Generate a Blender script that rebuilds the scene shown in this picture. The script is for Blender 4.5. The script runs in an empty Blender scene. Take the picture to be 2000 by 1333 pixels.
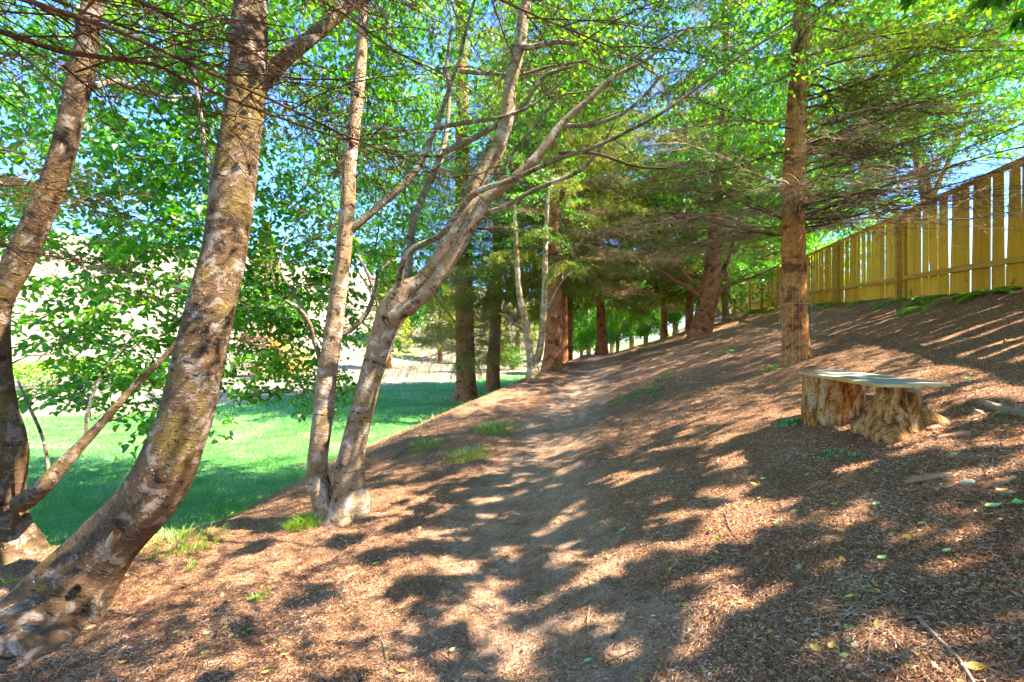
import bpy, math, random
import numpy as np
from mathutils import Vector, Matrix
R = np.random.RandomState(7)
random.seed(7)
sc = bpy.context.scene
# ------------------------------------------------------------------ camera, sky, sun, exposure
CAMZ = 1.55; F = 900.0
cam = bpy.data.cameras.new('camera'); camo = bpy.data.objects.new('camera', cam)
sc.collection.objects.link(camo); sc.camera = camo
cam.sensor_width = 36; cam.lens = 36 * F / 2000; cam.clip_start = .05; cam.clip_end = 3000
camo.location = (0, 0, CAMZ); camo.rotation_euler = (math.radians(90), 0, 0)
SUN = Vector((.74, -.12, .92)).normalized()
SUN_EL = math.asin(SUN.z); SUN_ROT = math.atan2(SUN.x, SUN.y)
w = bpy.data.worlds.new('World'); sc.world = w; w.use_nodes = True
nt = w.node_tree; bg = nt.nodes['Background']
sky = nt.nodes.new('ShaderNodeTexSky'); sky.sky_type = 'NISHITA'; sky.sun_disc = False
sky.sun_elevation = SUN_EL; sky.sun_rotation = SUN_ROT; sky.air_density = 1.3; sky.dust_density = .3; sky.ozone_density = 2.5
tint = nt.nodes.new('ShaderNodeMixRGB'); tint.blend_type = 'MULTIPLY'; tint.inputs[0].default_value = 1; tint.inputs[2].default_value = (.39, .61, 1.0, 1)
nt.links.new(sky.outputs[0], tint.inputs[1]); nt.links.new(tint.outputs[0], bg.inputs[0]); bg.inputs[1].default_value = .125
sl = bpy.data.lights.new('sun', 'SUN'); sl.energy = 5.0; sl.angle = math.radians(.55); sl.color = (1, .95, .88)
so = bpy.data.objects.new('sun', sl); sc.collection.objects.link(so)
so.rotation_euler = SUN.to_track_quat('Z', 'Y').to_euler(); so.location = (0, 0, 30)
sc.view_settings.view_transform = 'Standard'; sc.view_settings.look = 'None'
sc.view_settings.exposure = 2.55; sc.view_settings.gamma = 1
sc.render.engine = 'CYCLES'
cy = sc.cycles
cy.use_adaptive_sampling = True; cy.adaptive_threshold = .04; cy.adaptive_min_samples = 24
cy.use_denoising = True; cy.time_limit = 700
cy.max_bounces = 7; cy.diffuse_bounces = 5; cy.glossy_bounces = 2; cy.transmission_bounces = 5; cy.transparent_max_bounces = 8
cy.caustics_reflective = False; cy.caustics_refractive = False
cy.sample_clamp_indirect = 6

# ------------------------------------------------------------------ mesh helpers
COL = sc.collection
def mesh(verts, faces, mat, name, parent=None, attrs=None, uv=None, smooth=True, matidx=None):
    """faces: list of (n,k) int arrays; attrs: dict name->per-vertex float; uv: per-vertex (n,2)"""
    me = bpy.data.meshes.new(name)
    verts = np.asarray(verts, np.float32).reshape(-1, 3)
    if not isinstance(faces, list): faces = [faces]
    faces = [np.asarray(f, np.int32) for f in faces if len(f)]
    loops = np.concatenate([f.ravel() for f in faces])
    tot = np.concatenate([np.full(len(f), f.shape[1], np.int32) for f in faces])
    st = np.concatenate([[0], np.cumsum(tot)[:-1]]).astype(np.int32)
    me.vertices.add(len(verts)); me.vertices.foreach_set('co', verts.ravel())
    me.loops.add(len(loops)); me.loops.foreach_set('vertex_index', loops)
    me.polygons.add(len(tot)); me.polygons.foreach_set('loop_start', st); me.polygons.foreach_set('loop_total', tot)
    me.polygons.foreach_set('use_smooth', np.full(len(tot), smooth, bool))
    for m in (mat if isinstance(mat, (list, tuple)) else [mat]): me.materials.append(m)
    if matidx is not None: me.polygons.foreach_set('material_index', np.asarray(matidx, np.int32))
    for k, v in (attrs or {}).items():
        a = me.attributes.new(k, 'FLOAT', 'POINT'); a.data.foreach_set('value', np.asarray(v, np.float32))
    if uv is not None:
        l = me.uv_layers.new(name='UVMap'); l.data.foreach_set('uv', np.asarray(uv, np.float32)[loops].ravel())
    me.update(calc_edges=True)
    o = bpy.data.objects.new(name, me); COL.objects.link(o)
    if parent: o.parent = parent
    return o
def tag(o, label=None, cat=None, group=None, kind=None):
    if label: o['label'] = label
    if cat: o['category'] = cat
    if group: o['group'] = group
    if kind: o['kind'] = kind
    return o
def empty(name, loc=(0, 0, 0), rz=0):
    o = bpy.data.objects.new(name, None); COL.objects.link(o); o.location = loc; o.rotation_euler = (0, 0, rz)
    o.empty_display_size = .2; return o
class Acc:
    """collects geometry with per-vertex rnd and uv"""
    def __init__(s): s.v = []; s.f4 = []; s.f3 = []; s.r = []; s.uv = []; s.n = 0
    def add(s, v, f, r=0.0, uv=None):
        v = np.asarray(v, float).reshape(-1, 3); f = np.asarray(f)
        (s.f4 if f.shape[1] == 4 else s.f3).append(f + s.n)
        s.v.append(v); s.r.append(np.broadcast_to(np.asarray(r, float), (len(v),)).copy())
        s.uv.append(np.zeros((len(v), 2)) if uv is None else uv); s.n += len(v)
    def arrays(s):
        return (np.concatenate(s.v), [np.concatenate(a) for a in (s.f4, s.f3) if a], np.concatenate(s.r), np.concatenate(s.uv))
    def build(s, name, mat, parent=None, smooth=True, loc=None):
        v, f, r, uv = s.arrays()
        if loc is not None: v = v - np.asarray(loc)
        return mesh(v, f, mat, name, parent, {'rnd': r}, uv, smooth)
def tubes(paths, rad, sides=4):
    """paths (N,K,3), rad (N,K) -> verts, quads, uv, per vertex path index"""
    P = np.asarray(paths, float); N, K, _ = P.shape; rad = np.broadcast_to(rad, (N, K))
    T = np.gradient(P, axis=1); T /= np.linalg.norm(T, axis=2, keepdims=True) + 1e-9
    mt = np.abs(T.mean(1)); ref = np.zeros((N, 3)); ref[np.arange(N), mt.argmin(1)] = 1
    A = np.cross(T, ref[:, None, :]); A /= np.linalg.norm(A, axis=2, keepdims=True) + 1e-9
    B = np.cross(T, A)
    th = np.arange(sides) / sides * 2 * np.pi
    V = P[:, :, None] + rad[:, :, None, None] * (np.cos(th)[None, None, :, None] * A[:, :, None] + np.sin(th)[None, None, :, None] * B[:, :, None])
    idx = np.arange(N * K * sides).reshape(N, K, sides); j = (np.arange(sides) + 1) % sides
    q = np.stack([idx[:, :-1], idx[:, :-1][:, :, j], idx[:, 1:][:, :, j], idx[:, 1:]], -1).reshape(-1, 4)
    L = np.concatenate([np.zeros((N, 1)), np.cumsum(np.linalg.norm(np.diff(P, axis=1), axis=2), 1)], 1)
    uv = np.stack([np.broadcast_to(np.minimum(th, 2 * np.pi - th)[None, None, :] * .1, (N, K, sides)), np.broadcast_to(L[:, :, None], (N, K, sides))], -1).reshape(-1, 2)
    return V.reshape(-1, 3), q, uv, np.repeat(np.arange(N), K * sides)
def hashn(i, j, s=0):
    h = (i.astype(np.int64) * 374761393 + j.astype(np.int64) * 668265263 + s * 982451653) & 0x7fffffff
    h = ((h ^ (h >> 13)) * 1274126177) & 0x7fffffff
    return ((h ^ (h >> 16)) & 0xffff) / 65535.0
def vnoise(x, y, s=0):
    x = np.asarray(x, float); y = np.asarray(y, float)
    i = np.floor(x); j = np.floor(y); fx = x - i; fy = y - j; fx = fx * fx * (3 - 2 * fx); fy = fy * fy * (3 - 2 * fy)
    a = hashn(i, j, s); b = hashn(i + 1, j, s); c = hashn(i, j + 1, s); d = hashn(i + 1, j + 1, s)
    return (a * (1 - fx) + b * fx) * (1 - fy) + (c * (1 - fx) + d * fx) * fy
def fbm(x, y, o=4, s=0):
    t = 0; a = .5
    for k in range(o): t = t + a * (vnoise(x * 2 ** k, y * 2 ** k, s + k) - .5); a *= .5
    return t
def sstep(a, b, x): t = np.clip((x - a) / (b - a), 0, 1); return t * t * (3 - 2 * t)
def catmull(P, n):
    P = np.asarray(P, float); K = len(P)
    Q = np.vstack([2 * P[0] - P[1], P, 2 * P[-1] - P[-2]]); t = np.linspace(0, K - 1 - 1e-6, n); i = t.astype(int); u = (t - i)[:, None]
    a, b, c, d = Q[i], Q[i + 1], Q[i + 2], Q[i + 3]
    return .5 * (2 * b + (c - a) * u + (2 * a - 5 * b + 4 * c - d) * u * u + (3 * b - a - 3 * c + d) * u ** 3)

# ------------------------------------------------------------------ materials
def material(name): 
    m = bpy.data.materials.new(name); m.use_nodes = True; m.node_tree.nodes.clear(); return m, G(m.node_tree)
class G:
    def __init__(s, t): s.t = t
    def n(s, typ, ins=None, **kw):
        nd = s.t.nodes.new('ShaderNode' + typ)
        for k, v in kw.items(): setattr(nd, k, v)
        for k, v in (ins or {}).items():
            sk = nd.inputs[k]
            if hasattr(v, 'is_output'): s.t.links.new(v, sk)
            else: sk.default_value = v
        return nd
    def noise(s, vec, scale, detail=3, rough=.55, dist=0):
        return s.n('TexNoise', {'Vector': vec, 'Scale': scale, 'Detail': detail, 'Roughness': rough, 'Distortion': dist}).outputs['Fac']
    def ramp(s, fac, stops, interp='LINEAR'):
        nd = s.n('ValToRGB', {'Fac': fac}); r = nd.color_ramp; r.interpolation = interp
        while len(r.elements) < len(stops): r.elements.new(.5)
        for e, (p, c) in zip(r.elements, stops): e.position = p; e.color = (*c, 1) if len(c) == 3 else c
        return nd.outputs['Color']
    def grey(s, fac, a, b): return s.ramp(fac, [(a, (0, 0, 0)), (b, (1, 1, 1))])
    def mix(s, fac, a, b, mode='MIX'):
        nd = s.n('MixRGB', {'Fac': fac, 'Color1': a, 'Color2': b}, blend_type=mode); return nd.outputs[0]
    def math(s, op, a, b=0.0): return s.n('Math', {0: a, 1: b}, operation=op).outputs[0]
    def scale(s, vec, v): return s.n('Mapping', {'Vector': vec, 'Scale': v}).outputs[0]
    def attr(s, name): return s.n('Attribute', attribute_name=name).outputs['Fac']
    def bump(s, h, strength=.5, dist=.02): return s.n('Bump', {'Height': h, 'Strength': strength, 'Distance': dist}).outputs[0]
    def out(s, sh): s.n('OutputMaterial', {'Surface': sh})
    def pbr(s, col, rough=.8, normal=None, spec=.3):
        ins = {'Base Color': col, 'Roughness': rough, 'Specular IOR Level': spec}
        if normal is not None: ins['Normal'] = normal
        s.out(s.n('BsdfPrincipled', ins).outputs[0])
def c4(*c): return (*c, 1)

# ground: one material reading the vertex masks path/grass/field
def ground_material():
    m, g = material('ground'); P = g.n('NewGeometry').outputs['Position']
    n1 = g.noise(P, 1.6, 5, .6); n2 = g.noise(P, 14, 5, .7); n3 = g.noise(P, 70, 4, .7); n4 = g.noise(P, 5, 4, .6)
    warp = g.n('VectorMath', {0: P, 1: g.n('VectorMath', {0: g.n('TexNoise', {'Vector': P, 'Scale': 9.0}).outputs['Color'], 1: (.22, .22, .22)}, operation='MULTIPLY').outputs[0]}, operation='ADD').outputs[0]
    streak = g.noise(g.scale(warp, (160, 34, 60)), 1, 3, .6); streak2 = g.noise(g.scale(warp, (34, 160, 60)), 1, 3, .6)
    nd = g.mix(g.grey(n2, .45, .55), streak, streak2)
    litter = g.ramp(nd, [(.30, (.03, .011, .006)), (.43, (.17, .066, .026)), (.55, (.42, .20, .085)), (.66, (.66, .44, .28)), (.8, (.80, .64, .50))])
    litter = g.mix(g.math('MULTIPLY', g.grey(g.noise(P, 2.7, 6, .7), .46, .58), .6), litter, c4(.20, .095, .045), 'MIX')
    dirt = g.ramp(n3, [(.3, (.26, .135, .065)), (.7, (.66, .42, .25))])
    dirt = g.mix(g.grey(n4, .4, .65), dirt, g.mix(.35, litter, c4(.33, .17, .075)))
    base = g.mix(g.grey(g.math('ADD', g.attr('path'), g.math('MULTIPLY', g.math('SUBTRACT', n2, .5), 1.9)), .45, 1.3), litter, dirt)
    lawn = g.ramp(g.noise(P, 1.7, 6, .7), [(.3, (.05, .17, .012)), (.46, (.09, .28, .02)), (.56, (.20, .34, .07)), (.68, (.38, .38, .18))])
    lawn = g.mix(.45, lawn, g.ramp(g.noise(P, 90, 3, .7), [(.3, (.02, .10, .01)), (.7, (.22, .50, .16))]))
    dry = g.ramp(g.noise(P, .35, 6, .65), [(.3, (.16, .17, .05)), (.5, (.30, .23, .13)), (.7, (.40, .28, .19))])
    dry = g.mix(.35, dry, g.ramp(g.noise(P, 18, 4, .7), [(.3, (.12, .11, .05)), (.7, (.36, .29, .20))]))
    base = g.mix(g.attr('grass'), base, lawn)
    base = g.mix(g.attr('field'), base, dry)
    h = g.math('ADD', g.math('MULTIPLY', nd, .6), g.math('MULTIPLY', n3, .5))
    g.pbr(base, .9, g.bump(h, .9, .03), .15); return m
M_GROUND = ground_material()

def birch_bark(name, dark, mid, light, gold):
    m, g = material(name); uv = g.n('UVMap').outputs[0]; P = g.n('NewGeometry').outputs['Position']
    patch = g.noise(P, 7, 5, .65, .6); band = g.noise(g.scale(uv, (9, 24, 1)), 1, 5, .75, 1.2); fine = g.noise(g.scale(uv, (24, 110, 1)), 1, 3, .7, .6)
    c = g.ramp(patch, [(.35, dark), (.43, mid), (.53, mid), (.60, light), (.85, light)])
    c = g.mix(g.math('MULTIPLY', g.grey(g.noise(P, 2.6, 4, .6), .5, .64), .6), c, c4(*gold))
    c = g.mix(g.grey(band, .565, .63), c, c4(dark[0] * .6, dark[1] * .6, dark[2] * .6))
    c = g.mix(g.grey(fine, .66, .70), c, c4(dark[0] * .5, dark[1] * .5, dark[2] * .5))
    spots = g.grey(g.noise(P, 30, 3, .7), .67, .71)
    c = g.mix(spots, c, c4(.62, .58, .5))
    c = g.mix(g.grey(g.noise(P, 21, 4, .8), .66, .7), c, c4(.03, .025, .02))
    h = g.math('ADD', g.math('MULTIPLY', band, .8), g.math('ADD', g.math('MULTIPLY', fine, .4), patch))
    g.pbr(c, .8, g.bump(h, 1, .035), .2); return m
M_BIRCH_OLD = birch_bark('brown_birch_bark', (.025, .015, .009), (.15, .082, .036), (.32, .235, .165), (.22, .145, .015))
M_BIRCH = birch_bark('grey_birch_bark', (.07, .035, .015), (.40, .25, .13), (.66, .50, .36), (.34, .22, .05))
def conifer_bark(name, dark, mid, light):
    m, g = material(name); uv = g.n('UVMap').outputs[0]; P = g.n('NewGeometry').outputs['Position']
    fur = g.noise(g.scale(uv, (85, 14, 1)), 1, 4, .7, .6); pl = g.n('TexVoronoi', {'Vector': g.scale(uv, (60, 17, 1)), 'Scale': 1.0, 'Randomness': 1.0}).outputs['Distance']
    c = g.ramp(g.math('ADD', g.math('MULTIPLY', fur, .75), g.math('MULTIPLY', pl, .3)), [(.25, dark), (.45, mid), (.7, light)])
    c = g.mix(g.math('MULTIPLY', g.grey(g.noise(P, 4, 4, .6), .5, .7), .6), c, c4(light[0] * 1.15, light[1] * 1.15, light[2]))
    c = g.mix(g.math('MULTIPLY', g.grey(g.noise(P, 3.7, 4, .65, .5), .52, .60), .72), c, c4(dark[0] * 1.5, dark[1] * 1.5, dark[2] * 1.5))
    c = g.mix(g.grey(g.noise(P, 26, 3, .7), .70, .73), c, c4(.5, .33, .2))
    g.pbr(c, .85, g.bump(g.math('ADD', fur, pl), .9, .03), .2); return m
M_RED = conifer_bark('red_conifer_bark', (.05, .013, .007), (.36, .115, .04), (.58, .24, .09))
M_FIR = conifer_bark('orange_conifer_bark', (.06, .016, .006), (.42, .15, .035), (.66, .31, .085))
def twig_mat(name, a, b):
    m, g = material(name); P = g.n('NewGeometry').outputs['Position']
    c = g.mix(g.grey(g.noise(P, 9, 3), .4, .6), c4(*a), c4(*b)); c = g.mix(g.attr('rnd'), c, c4(b[0] * .6, b[1] * .6, b[2] * .6))
    g.pbr(c, .85, None, .15); return m
M_TWIG_DEAD = twig_mat('dead_twig', (.20, .10, .045), (.46, .30, .17))
M_TWIG_DARK = twig_mat('dark_twig', (.06, .03, .018), (.15, .075, .035))
M_TWIG = twig_mat('birch_twig', (.10, .055, .03), (.26, .18, .10))
M_LIMB = birch_bark('limb_bark', (.06, .04, .025), (.24, .16, .09), (.52, .46, .36), (.28, .24, .11))
def leaf_mat(name, stops, trans=.5, tcol=1.6, rough=.45, gloss=.06):
    m, g = material(name); r = g.attr('rnd'); c = g.ramp(r, stops)
    t = g.n('HueSaturation', {'Color': c, 'Value': tcol, 'Saturation': 1.1, 'Hue': .49}).outputs[0]
    a = g.n('BsdfDiffuse', {'Color': c}).outputs[0]; b = g.n('BsdfTranslucent', {'Color': t}).outputs[0]
    mx = g.n('MixShader', {0: trans, 1: a, 2: b}).outputs[0]
    gl = g.n('BsdfGlossy', {'Roughness': rough, 'Color': (1, 1, 1, 1)}).outputs[0]
    g.out(g.n('MixShader', {0: gloss, 1: mx, 2: gl}).outputs[0]); return m
M_LEAF = leaf_mat('birch_leaf', [(0, (.014, .10, .005)), (.45, (.055, .25, .006)), (.8, (.14, .38, .012)), (1, (.32, .46, .03))], .6)
M_LEAF_BRIGHT = leaf_mat('bright_leaf', [(0, (.03, .17, .010)), (.5, (.10, .33, .018)), (1, (.30, .48, .04))], .6)
M_NEEDLE = leaf_mat('conifer_needle', [(0, (.05, .12, .006)), (.45, (.21, .28, .015)), (.75, (.38, .40, .04)), (1, (.52, .38, .12))], .5, 1.4, .5, .04)
M_NEEDLE_DEAD = leaf_mat('dead_needle', [(0, (.20, .11, .03)), (.5, (.42, .26, .10)), (1, (.66, .50, .30))], .5, 1.3, .5, .03)
M_GRASS = leaf_mat('grass_blade', [(0, (.03, .16, .02)), (.45, (.08, .33, .05)), (.75, (.20, .45, .13)), (1, (.48, .56, .34))], .35, 1.4, .5, .04)
M_TUFT = leaf_mat('tuft_blade', [(0, (.10, .30, .015)), (.6, (.26, .46, .02)), (1, (.50, .50, .10))], .4, 1.4)
M_LITTERLEAF = leaf_mat('litter_leaf', [(0, (.06, .025, .012)), (.4, (.24, .11, .045)), (.75, (.46, .22, .07)), (.9, (.62, .40, .10)), (1, (.60, .50, .40))], .2, 1.2, .5, .05)
M_LITTERNEEDLE = leaf_mat('litter_needle', [(0, (.05, .016, .008)), (.4, (.32, .14, .05)), (.8, (.66, .40, .21)), (1, (.85, .66, .48))], .1, 1.1, .6, .03)
M_GREENLEAF = leaf_mat('fallen_green_leaf', [(0, (.03, .30, .03)), (.5, (.16, .48, .05)), (1, (.42, .60, .16))], .25, 1.3, .35, .1)
M_YELLOWLEAF = leaf_mat('fallen_yellow_leaf', [(0, (.62, .34, .04)), (1, (.62, .50, .08))], .25, 1.3, .4, .08)
def wood_mat(name, a, b, c3, axis=(3, 3, 30), coord='Object'):
    m, g = material(name); T = g.n('TexCoord').outputs[coord]
    r = g.n('ObjectInfo').outputs['Random']
    n1 = g.noise(g.scale(T, axis), 1, 5, .65, .8); n2 = g.noise(T, 1.7, 3)
    c = g.ramp(n1, [(.3, a), (.5, b), (.72, c3)])
    c = g.mix(g.math('MULTIPLY', g.attr('rnd'), .5), c, c4(*[x * .62 for x in a]))
    c = g.mix(g.math('MULTIPLY', g.grey(n2, .5, .75), .4), c, c4(a[0] * .7, a[1] * .85, a[2] * .8))
    c = g.mix(g.math('MULTIPLY', g.grey(g.noise(g.scale(T, (5, 5, 3.2)), 1, 2), .68, .71), .75), c, c4(a[0] * .35, a[1] * .3, a[2] * .3))
    g.pbr(c, .75, g.bump(n1, .4, .01), .25); return m
M_FENCE = wood_mat('fence_cedar', (.70, .33, .02), (.90, .51, .035), (.92, .62, .10), (14, 14, 1.1))
M_RAIL = wood_mat('fence_rail_wood', (.42, .20, .03), (.62, .35, .05), (.70, .45, .10), (1, 1, 20))
M_PLANK = wood_mat('weathered_plank', (.20, .14, .10), (.36, .28, .20), (.50, .42, .32), (24, 1.6, 24))
M_PLANKEDGE = wood_mat('plank_edge', (.38, .24, .07), (.56, .38, .13), (.62, .45, .2), (14, 1.6, 14))
M_LOG = wood_mat('bare_log_wood', (.14, .09, .05), (.28, .20, .13), (.40, .31, .22), (4, 30, 30))
def simple(name, a, b, sc_=12, rough=.8, metal=0):
    m, g = material(name); T = g.n('TexCoord').outputs['Object']; n = g.noise(T, sc_, 4)
    s = g.n('BsdfPrincipled', {'Base Color': g.mix(g.grey(n, .35, .65), c4(*a), c4(*b)), 'Roughness': rough, 'Metallic': metal, 'Normal': g.bump(n, .4, .01)}); g.out(s.outputs[0]); return m
M_STONE = simple('pale_stone', (.25, .22, .15), (.36, .32, .23), 16)
M_WIRE = simple('galvanised_wire', (.5, .48, .45), (.66, .64, .6), 30, .4, .7)
M_CONE = simple('cone_scales', (.03, .012, .008), (.08, .035, .02), 40)
M_CHIP = simple('bark_chip', (.28, .10, .04), (.46, .22, .10), 25)
def stump_bark():
    m, g = material('stump_bark'); uv = g.n('UVMap').outputs[0]; P = g.n('NewGeometry').outputs['Position']
    n = g.noise(g.scale(P, (19, 19, 7)), 1, 5, .65, .5); f = g.noise(P, 60, 4, .7)
    c = g.ramp(n, [(.34, (.05, .018, .008)), (.44, (.32, .13, .025)), (.52, (.56, .27, .06)), (.60, (.56, .36, .18)), (.72, (.60, .46, .33))])
    c = g.mix(g.grey(f, .56, .62), c, c4(.06, .03, .012))
    c = g.mix(g.grey(g.noise(P, 6, 4, .7), .58, .66), c, g.ramp(f, [(.35, (.24, .08, .012)), (.6, (.50, .22, .04))]))
    g.pbr(c, .8, g.bump(g.math('ADD', n, g.math('MULTIPLY', f, .4)), 1, .03), .25); return m
M_STUMP = stump_bark()
M_CUT = wood_mat('cut_wood', (.30, .16, .06), (.48, .30, .13), (.6, .42, .22), (16, 16, 4))

# ------------------------------------------------------------------ terrain
def I(y, xs, ys): return np.interp(y, xs, ys)
def path_x(y): return I(y, [-30, 0, 2, 4.2, 7.5, 11, 15, 19, 23, 42, 120, 300], [-3, -.1, 0, .05, .75, 1.65, 2.6, 3.6, 4.75, 9.5, 30, 75])
def path_z(y): return I(y, [-30, 0, 2, 4.2, 7.5, 11, 15, 19, 23, 26, 32, 42, 120], [-.6, -.05, 0, 0, .12, .28, .48, .72, .90, .88, .4, -.3, -1])
def fence_x(y): return 7.3 + .35 * (y - 6.6)
def fence_z(y): return 2.3 + .055 * (np.minimum(y, 60) - 6.6)
def sh_x(y): return I(y, [-30, 0, 3.7, 5.7, 8, 10.7, 17, 25, 42, 120, 300], [-9, -4.4, -3.7, -2.8, -2.0, -1.15, 1.2, 4.0, 8.3, 27, 70])
def sh_z(y): return I(y, [-30, 0, 3.7, 5.7, 8, 10.7, 17, 25, 32, 42, 120], [-.8, -.5, -.47, -.42, -.2, .03, .47, .80, .3, -.5, -1.3])
def field_f(x, y): return y - 1.23 * x
def base_h(x, y):
    x = np.asarray(x, float); y = np.asarray(y, float)
    xp, zp, xf, zf, xs, zs = path_x(y), path_z(y), fence_x(y), fence_z(y), sh_x(y), sh_z(y)
    t = (x - xp) / (xf - xp); tt = np.clip(t, 0, 1)
    right = zp + (zf - zp) * (tt * .9 + .1 * tt * tt) + np.maximum(x - xf, 0) * .02 * np.exp(-np.maximum(x - xf, 0) / 30)
    u = np.clip((xp - x) / (xp - xs), 0, 1); left = zp + (zs - zp) * (u * .75 + .25 * u * u)
    bank = zs - .42 * np.maximum(xs - x, 0)
    lw = -1.05 + 0 * x
    k = .10; hh = np.clip(.5 + .5 * (bank - lw) / k, 0, 1); low = lw * (1 - hh) + bank * hh + k * hh * (1 - hh)
    low = low + 22 * sstep(60, 190, field_f(x, y)) * sstep(0, 12, xs - x)
    m = .42 * np.exp(-(((x + 4.45) / .95) ** 2 + ((y - 4.3) / 1.0) ** 2))   # root mound of the edge birch
    z = np.where(x > xp, right, np.where(x > xs, left, low)) + m
    bankness = np.where(x > xs, 1.0, np.clip((bank - lw + .05) / .12, 0, 1)); bankness = np.maximum(bankness, np.clip(m * 9, 0, 1))
    return z, bankness
def masks(x, y):
    xp = path_x(y); wob = fbm(x * 1.3, y * 1.3, 3, 5) * 1.1
    hw = .62 + .012 * np.maximum(y, 0)
    path = 1 - sstep(hw * .45, hw * 1.6, np.abs(x - xp) + wob * .8)
    _, b = base_h(x, y); grass = 1 - sstep(.15, .6, b + fbm(x * 2.5, y * 2.5, 3, 9) * .9)
    field = sstep(32.5, 36.5, field_f(x, y) + fbm(x * .3, y * .3, 4, 3) * 6) * (x < sh_x(y))
    far = np.maximum(sstep(45, 60, y), sstep(9, 12, x - fence_x(y) + 8)) * (x > sh_x(y))
    grass = np.maximum(grass, far * .9)
    return path, grass, field
def H(x, y):
    z, b = base_h(x, y)
    path, grass, field = masks(x, y)
    x = np.asarray(x, float); y = np.asarray(y, float)
    z = z + fbm(x * .7, y * .7, 3, 1) * .12 * (1 - .6 * path) + fbm(x * 4, y * 4, 3, 2) * .07 * (1 - .5 * grass) + fbm(x * 13, y * 13, 2, 4) * .022 * (1 - .7 * grass) - .035 * path
    return z
def grid():
    N = 560
    a = 2.6; T = math.asinh(320 / a); xs = a * np.sinh(np.linspace(-T, T, N))
    ay = 3.0; T0, T1 = -math.asinh(33 / ay), math.asinh(420 / ay); ys = 3 + ay * np.sinh(np.linspace(T0, T1, N))
    X, Y = np.meshgrid(xs, ys); Z = H(X, Y); p, gr, fi = masks(X, Y)
    idx = np.arange(N * N).reshape(N, N)
    q = np.stack([idx[:-1, :-1], idx[:-1, 1:], idx[1:, 1:], idx[1:, :-1]], -1).reshape(-1, 4)
    V = np.stack([X, Y, Z], -1).reshape(-1, 3)
    at = {'path': p.ravel(), 'grass': gr.ravel(), 'field': fi.ravel()}
    pc, gc, fc = [a_.ravel()[q].mean(1) for a_ in (p, gr, fi)]
    cls = np.zeros(len(q), int); cls[pc > .5] = 1; cls[gc > .5] = 2; cls[fc > .5] = 3
    yc = V[q[:, 0], 1]; xc = V[q[:, 0], 0]
    cls[(cls == 2) & (xc > sh_x(yc))] = 0
    cls[(cls == 3) & (field_f(xc, yc) > 70)] = 4
    for k, nm in enumerate(['ground', 'path', 'lawn', 'field', 'hill']):
        qq = q[cls == k]; used = np.unique(qq); rm = np.zeros(len(V), int); rm[used] = np.arange(len(used))
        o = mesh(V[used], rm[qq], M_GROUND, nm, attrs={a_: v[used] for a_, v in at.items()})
        o['kind'] = 'structure'
grid()
def h1(x, y): return float(H(np.array([x]), np.array([y]))[0])
def P3(px, py, Y): return np.array([(px - 1000) / F * Y, Y, CAMZ + (666.5 - py) / F * Y])
def hit(px, py):
    """where the ground seen at this photo pixel really lies"""
    Y = np.geomspace(1.2, 200, 3000); p = (px - 1000) / F * Y
    z = CAMZ + (666.5 - py) / F * Y; d = z - H(p, Y); k = np.argmax(d < 0)
    if d[k] >= 0: k = len(Y) - 1
    return np.array([p[k], Y[k], float(H(p[k:k + 1], Y[k:k + 1])[0])])
def ground_normal(x, y, e=.08):
    return Vector((-(h1(x + e, y) - h1(x - e, y)) / 2 / e, -(h1(x, y + e) - h1(x, y - e)) / 2 / e, 1)).normalized()

# ------------------------------------------------------------------ tree building blocks
def stem_mesh(pts, rad, sides, rough=.04, flare=None, seed=0, n=None, ridged=0):
    """one tapering woody limb, its surface lumpy"""
    pts = np.asarray(pts, float); n = n or max(8, int(len(pts) * 7))
    Q = catmull(np.column_stack([pts, rad]), n); P, r = Q[:, :3], np.maximum(Q[:, 3], .002)
    th = np.arange(sides) / sides * 2 * np.pi
    T = np.gradient(P, axis=0); T /= np.linalg.norm(T, axis=1, keepdims=True)
    ref = np.array([0, 1, 0.]) if abs(T[:, 1]).mean() < .8 else np.array([1, 0, 0.])
    A = np.cross(T, ref); A /= np.linalg.norm(A, axis=1, keepdims=True); B = np.cross(T, A)
    L = np.concatenate([[0], np.cumsum(np.linalg.norm(np.diff(P, axis=0), axis=1))])
    TH, LL = np.meshgrid(th, L); cx, sx = np.cos(TH) * 1.5, np.sin(TH) * 1.5
    k = rough * 2 * (fbm(cx + 7 + seed * 3.1, LL * 2.5 + sx * 2, 4, seed) + .5 * fbm(cx * 5 + sx * 3, LL * 7 + sx * 4, 3, seed + 5))
    if ridged: k = k + ridged * (np.abs(np.sin(TH * sides * .12 + fbm(cx, LL * 3, 2, seed) * 7)) - .5) 
    if flare:   # (extra radius factor, height)
        lob = 1 + .45 * np.sin(TH * 3 + seed) + .3 * np.sin(TH * 5 + seed * 2)
        k = k + flare[0] * np.exp(-LL / flare[1]) * lob
    RR = r[:, None] * (1 + k)
    V = P[:, None] + RR[..., None] * (np.cos(TH)[..., None] * A[:, None] + np.sin(TH)[..., None] * B[:, None])
    idx = np.arange(n * sides).reshape(n, sides); j = (np.arange(sides) + 1) % sides
    q = np.stack([idx[:-1], idx[:-1][:, j], idx[1:][:, j], idx[1:]], -1).reshape(-1, 4)
    uv = np.stack([np.minimum(TH, 2 * np.pi - TH) * r.mean(), LL], -1).reshape(-1, 2)
    return V.reshape(-1, 3), q, uv, P, r
def px_stem(pl, Ys):
    """pl: (px, py, width px); Ys: one depth or one per point"""
    Ys = np.broadcast_to(Ys, (len(pl),)); pts = [P3(a, b, y) for (a, b, _), y in zip(pl, Ys)]
    return np.array(pts), np.array([c * y / F / 2 / math.sqrt(1 + ((a - 1000) / F) ** 2) for (a, _, c), y in zip(pl, Ys)])
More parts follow.
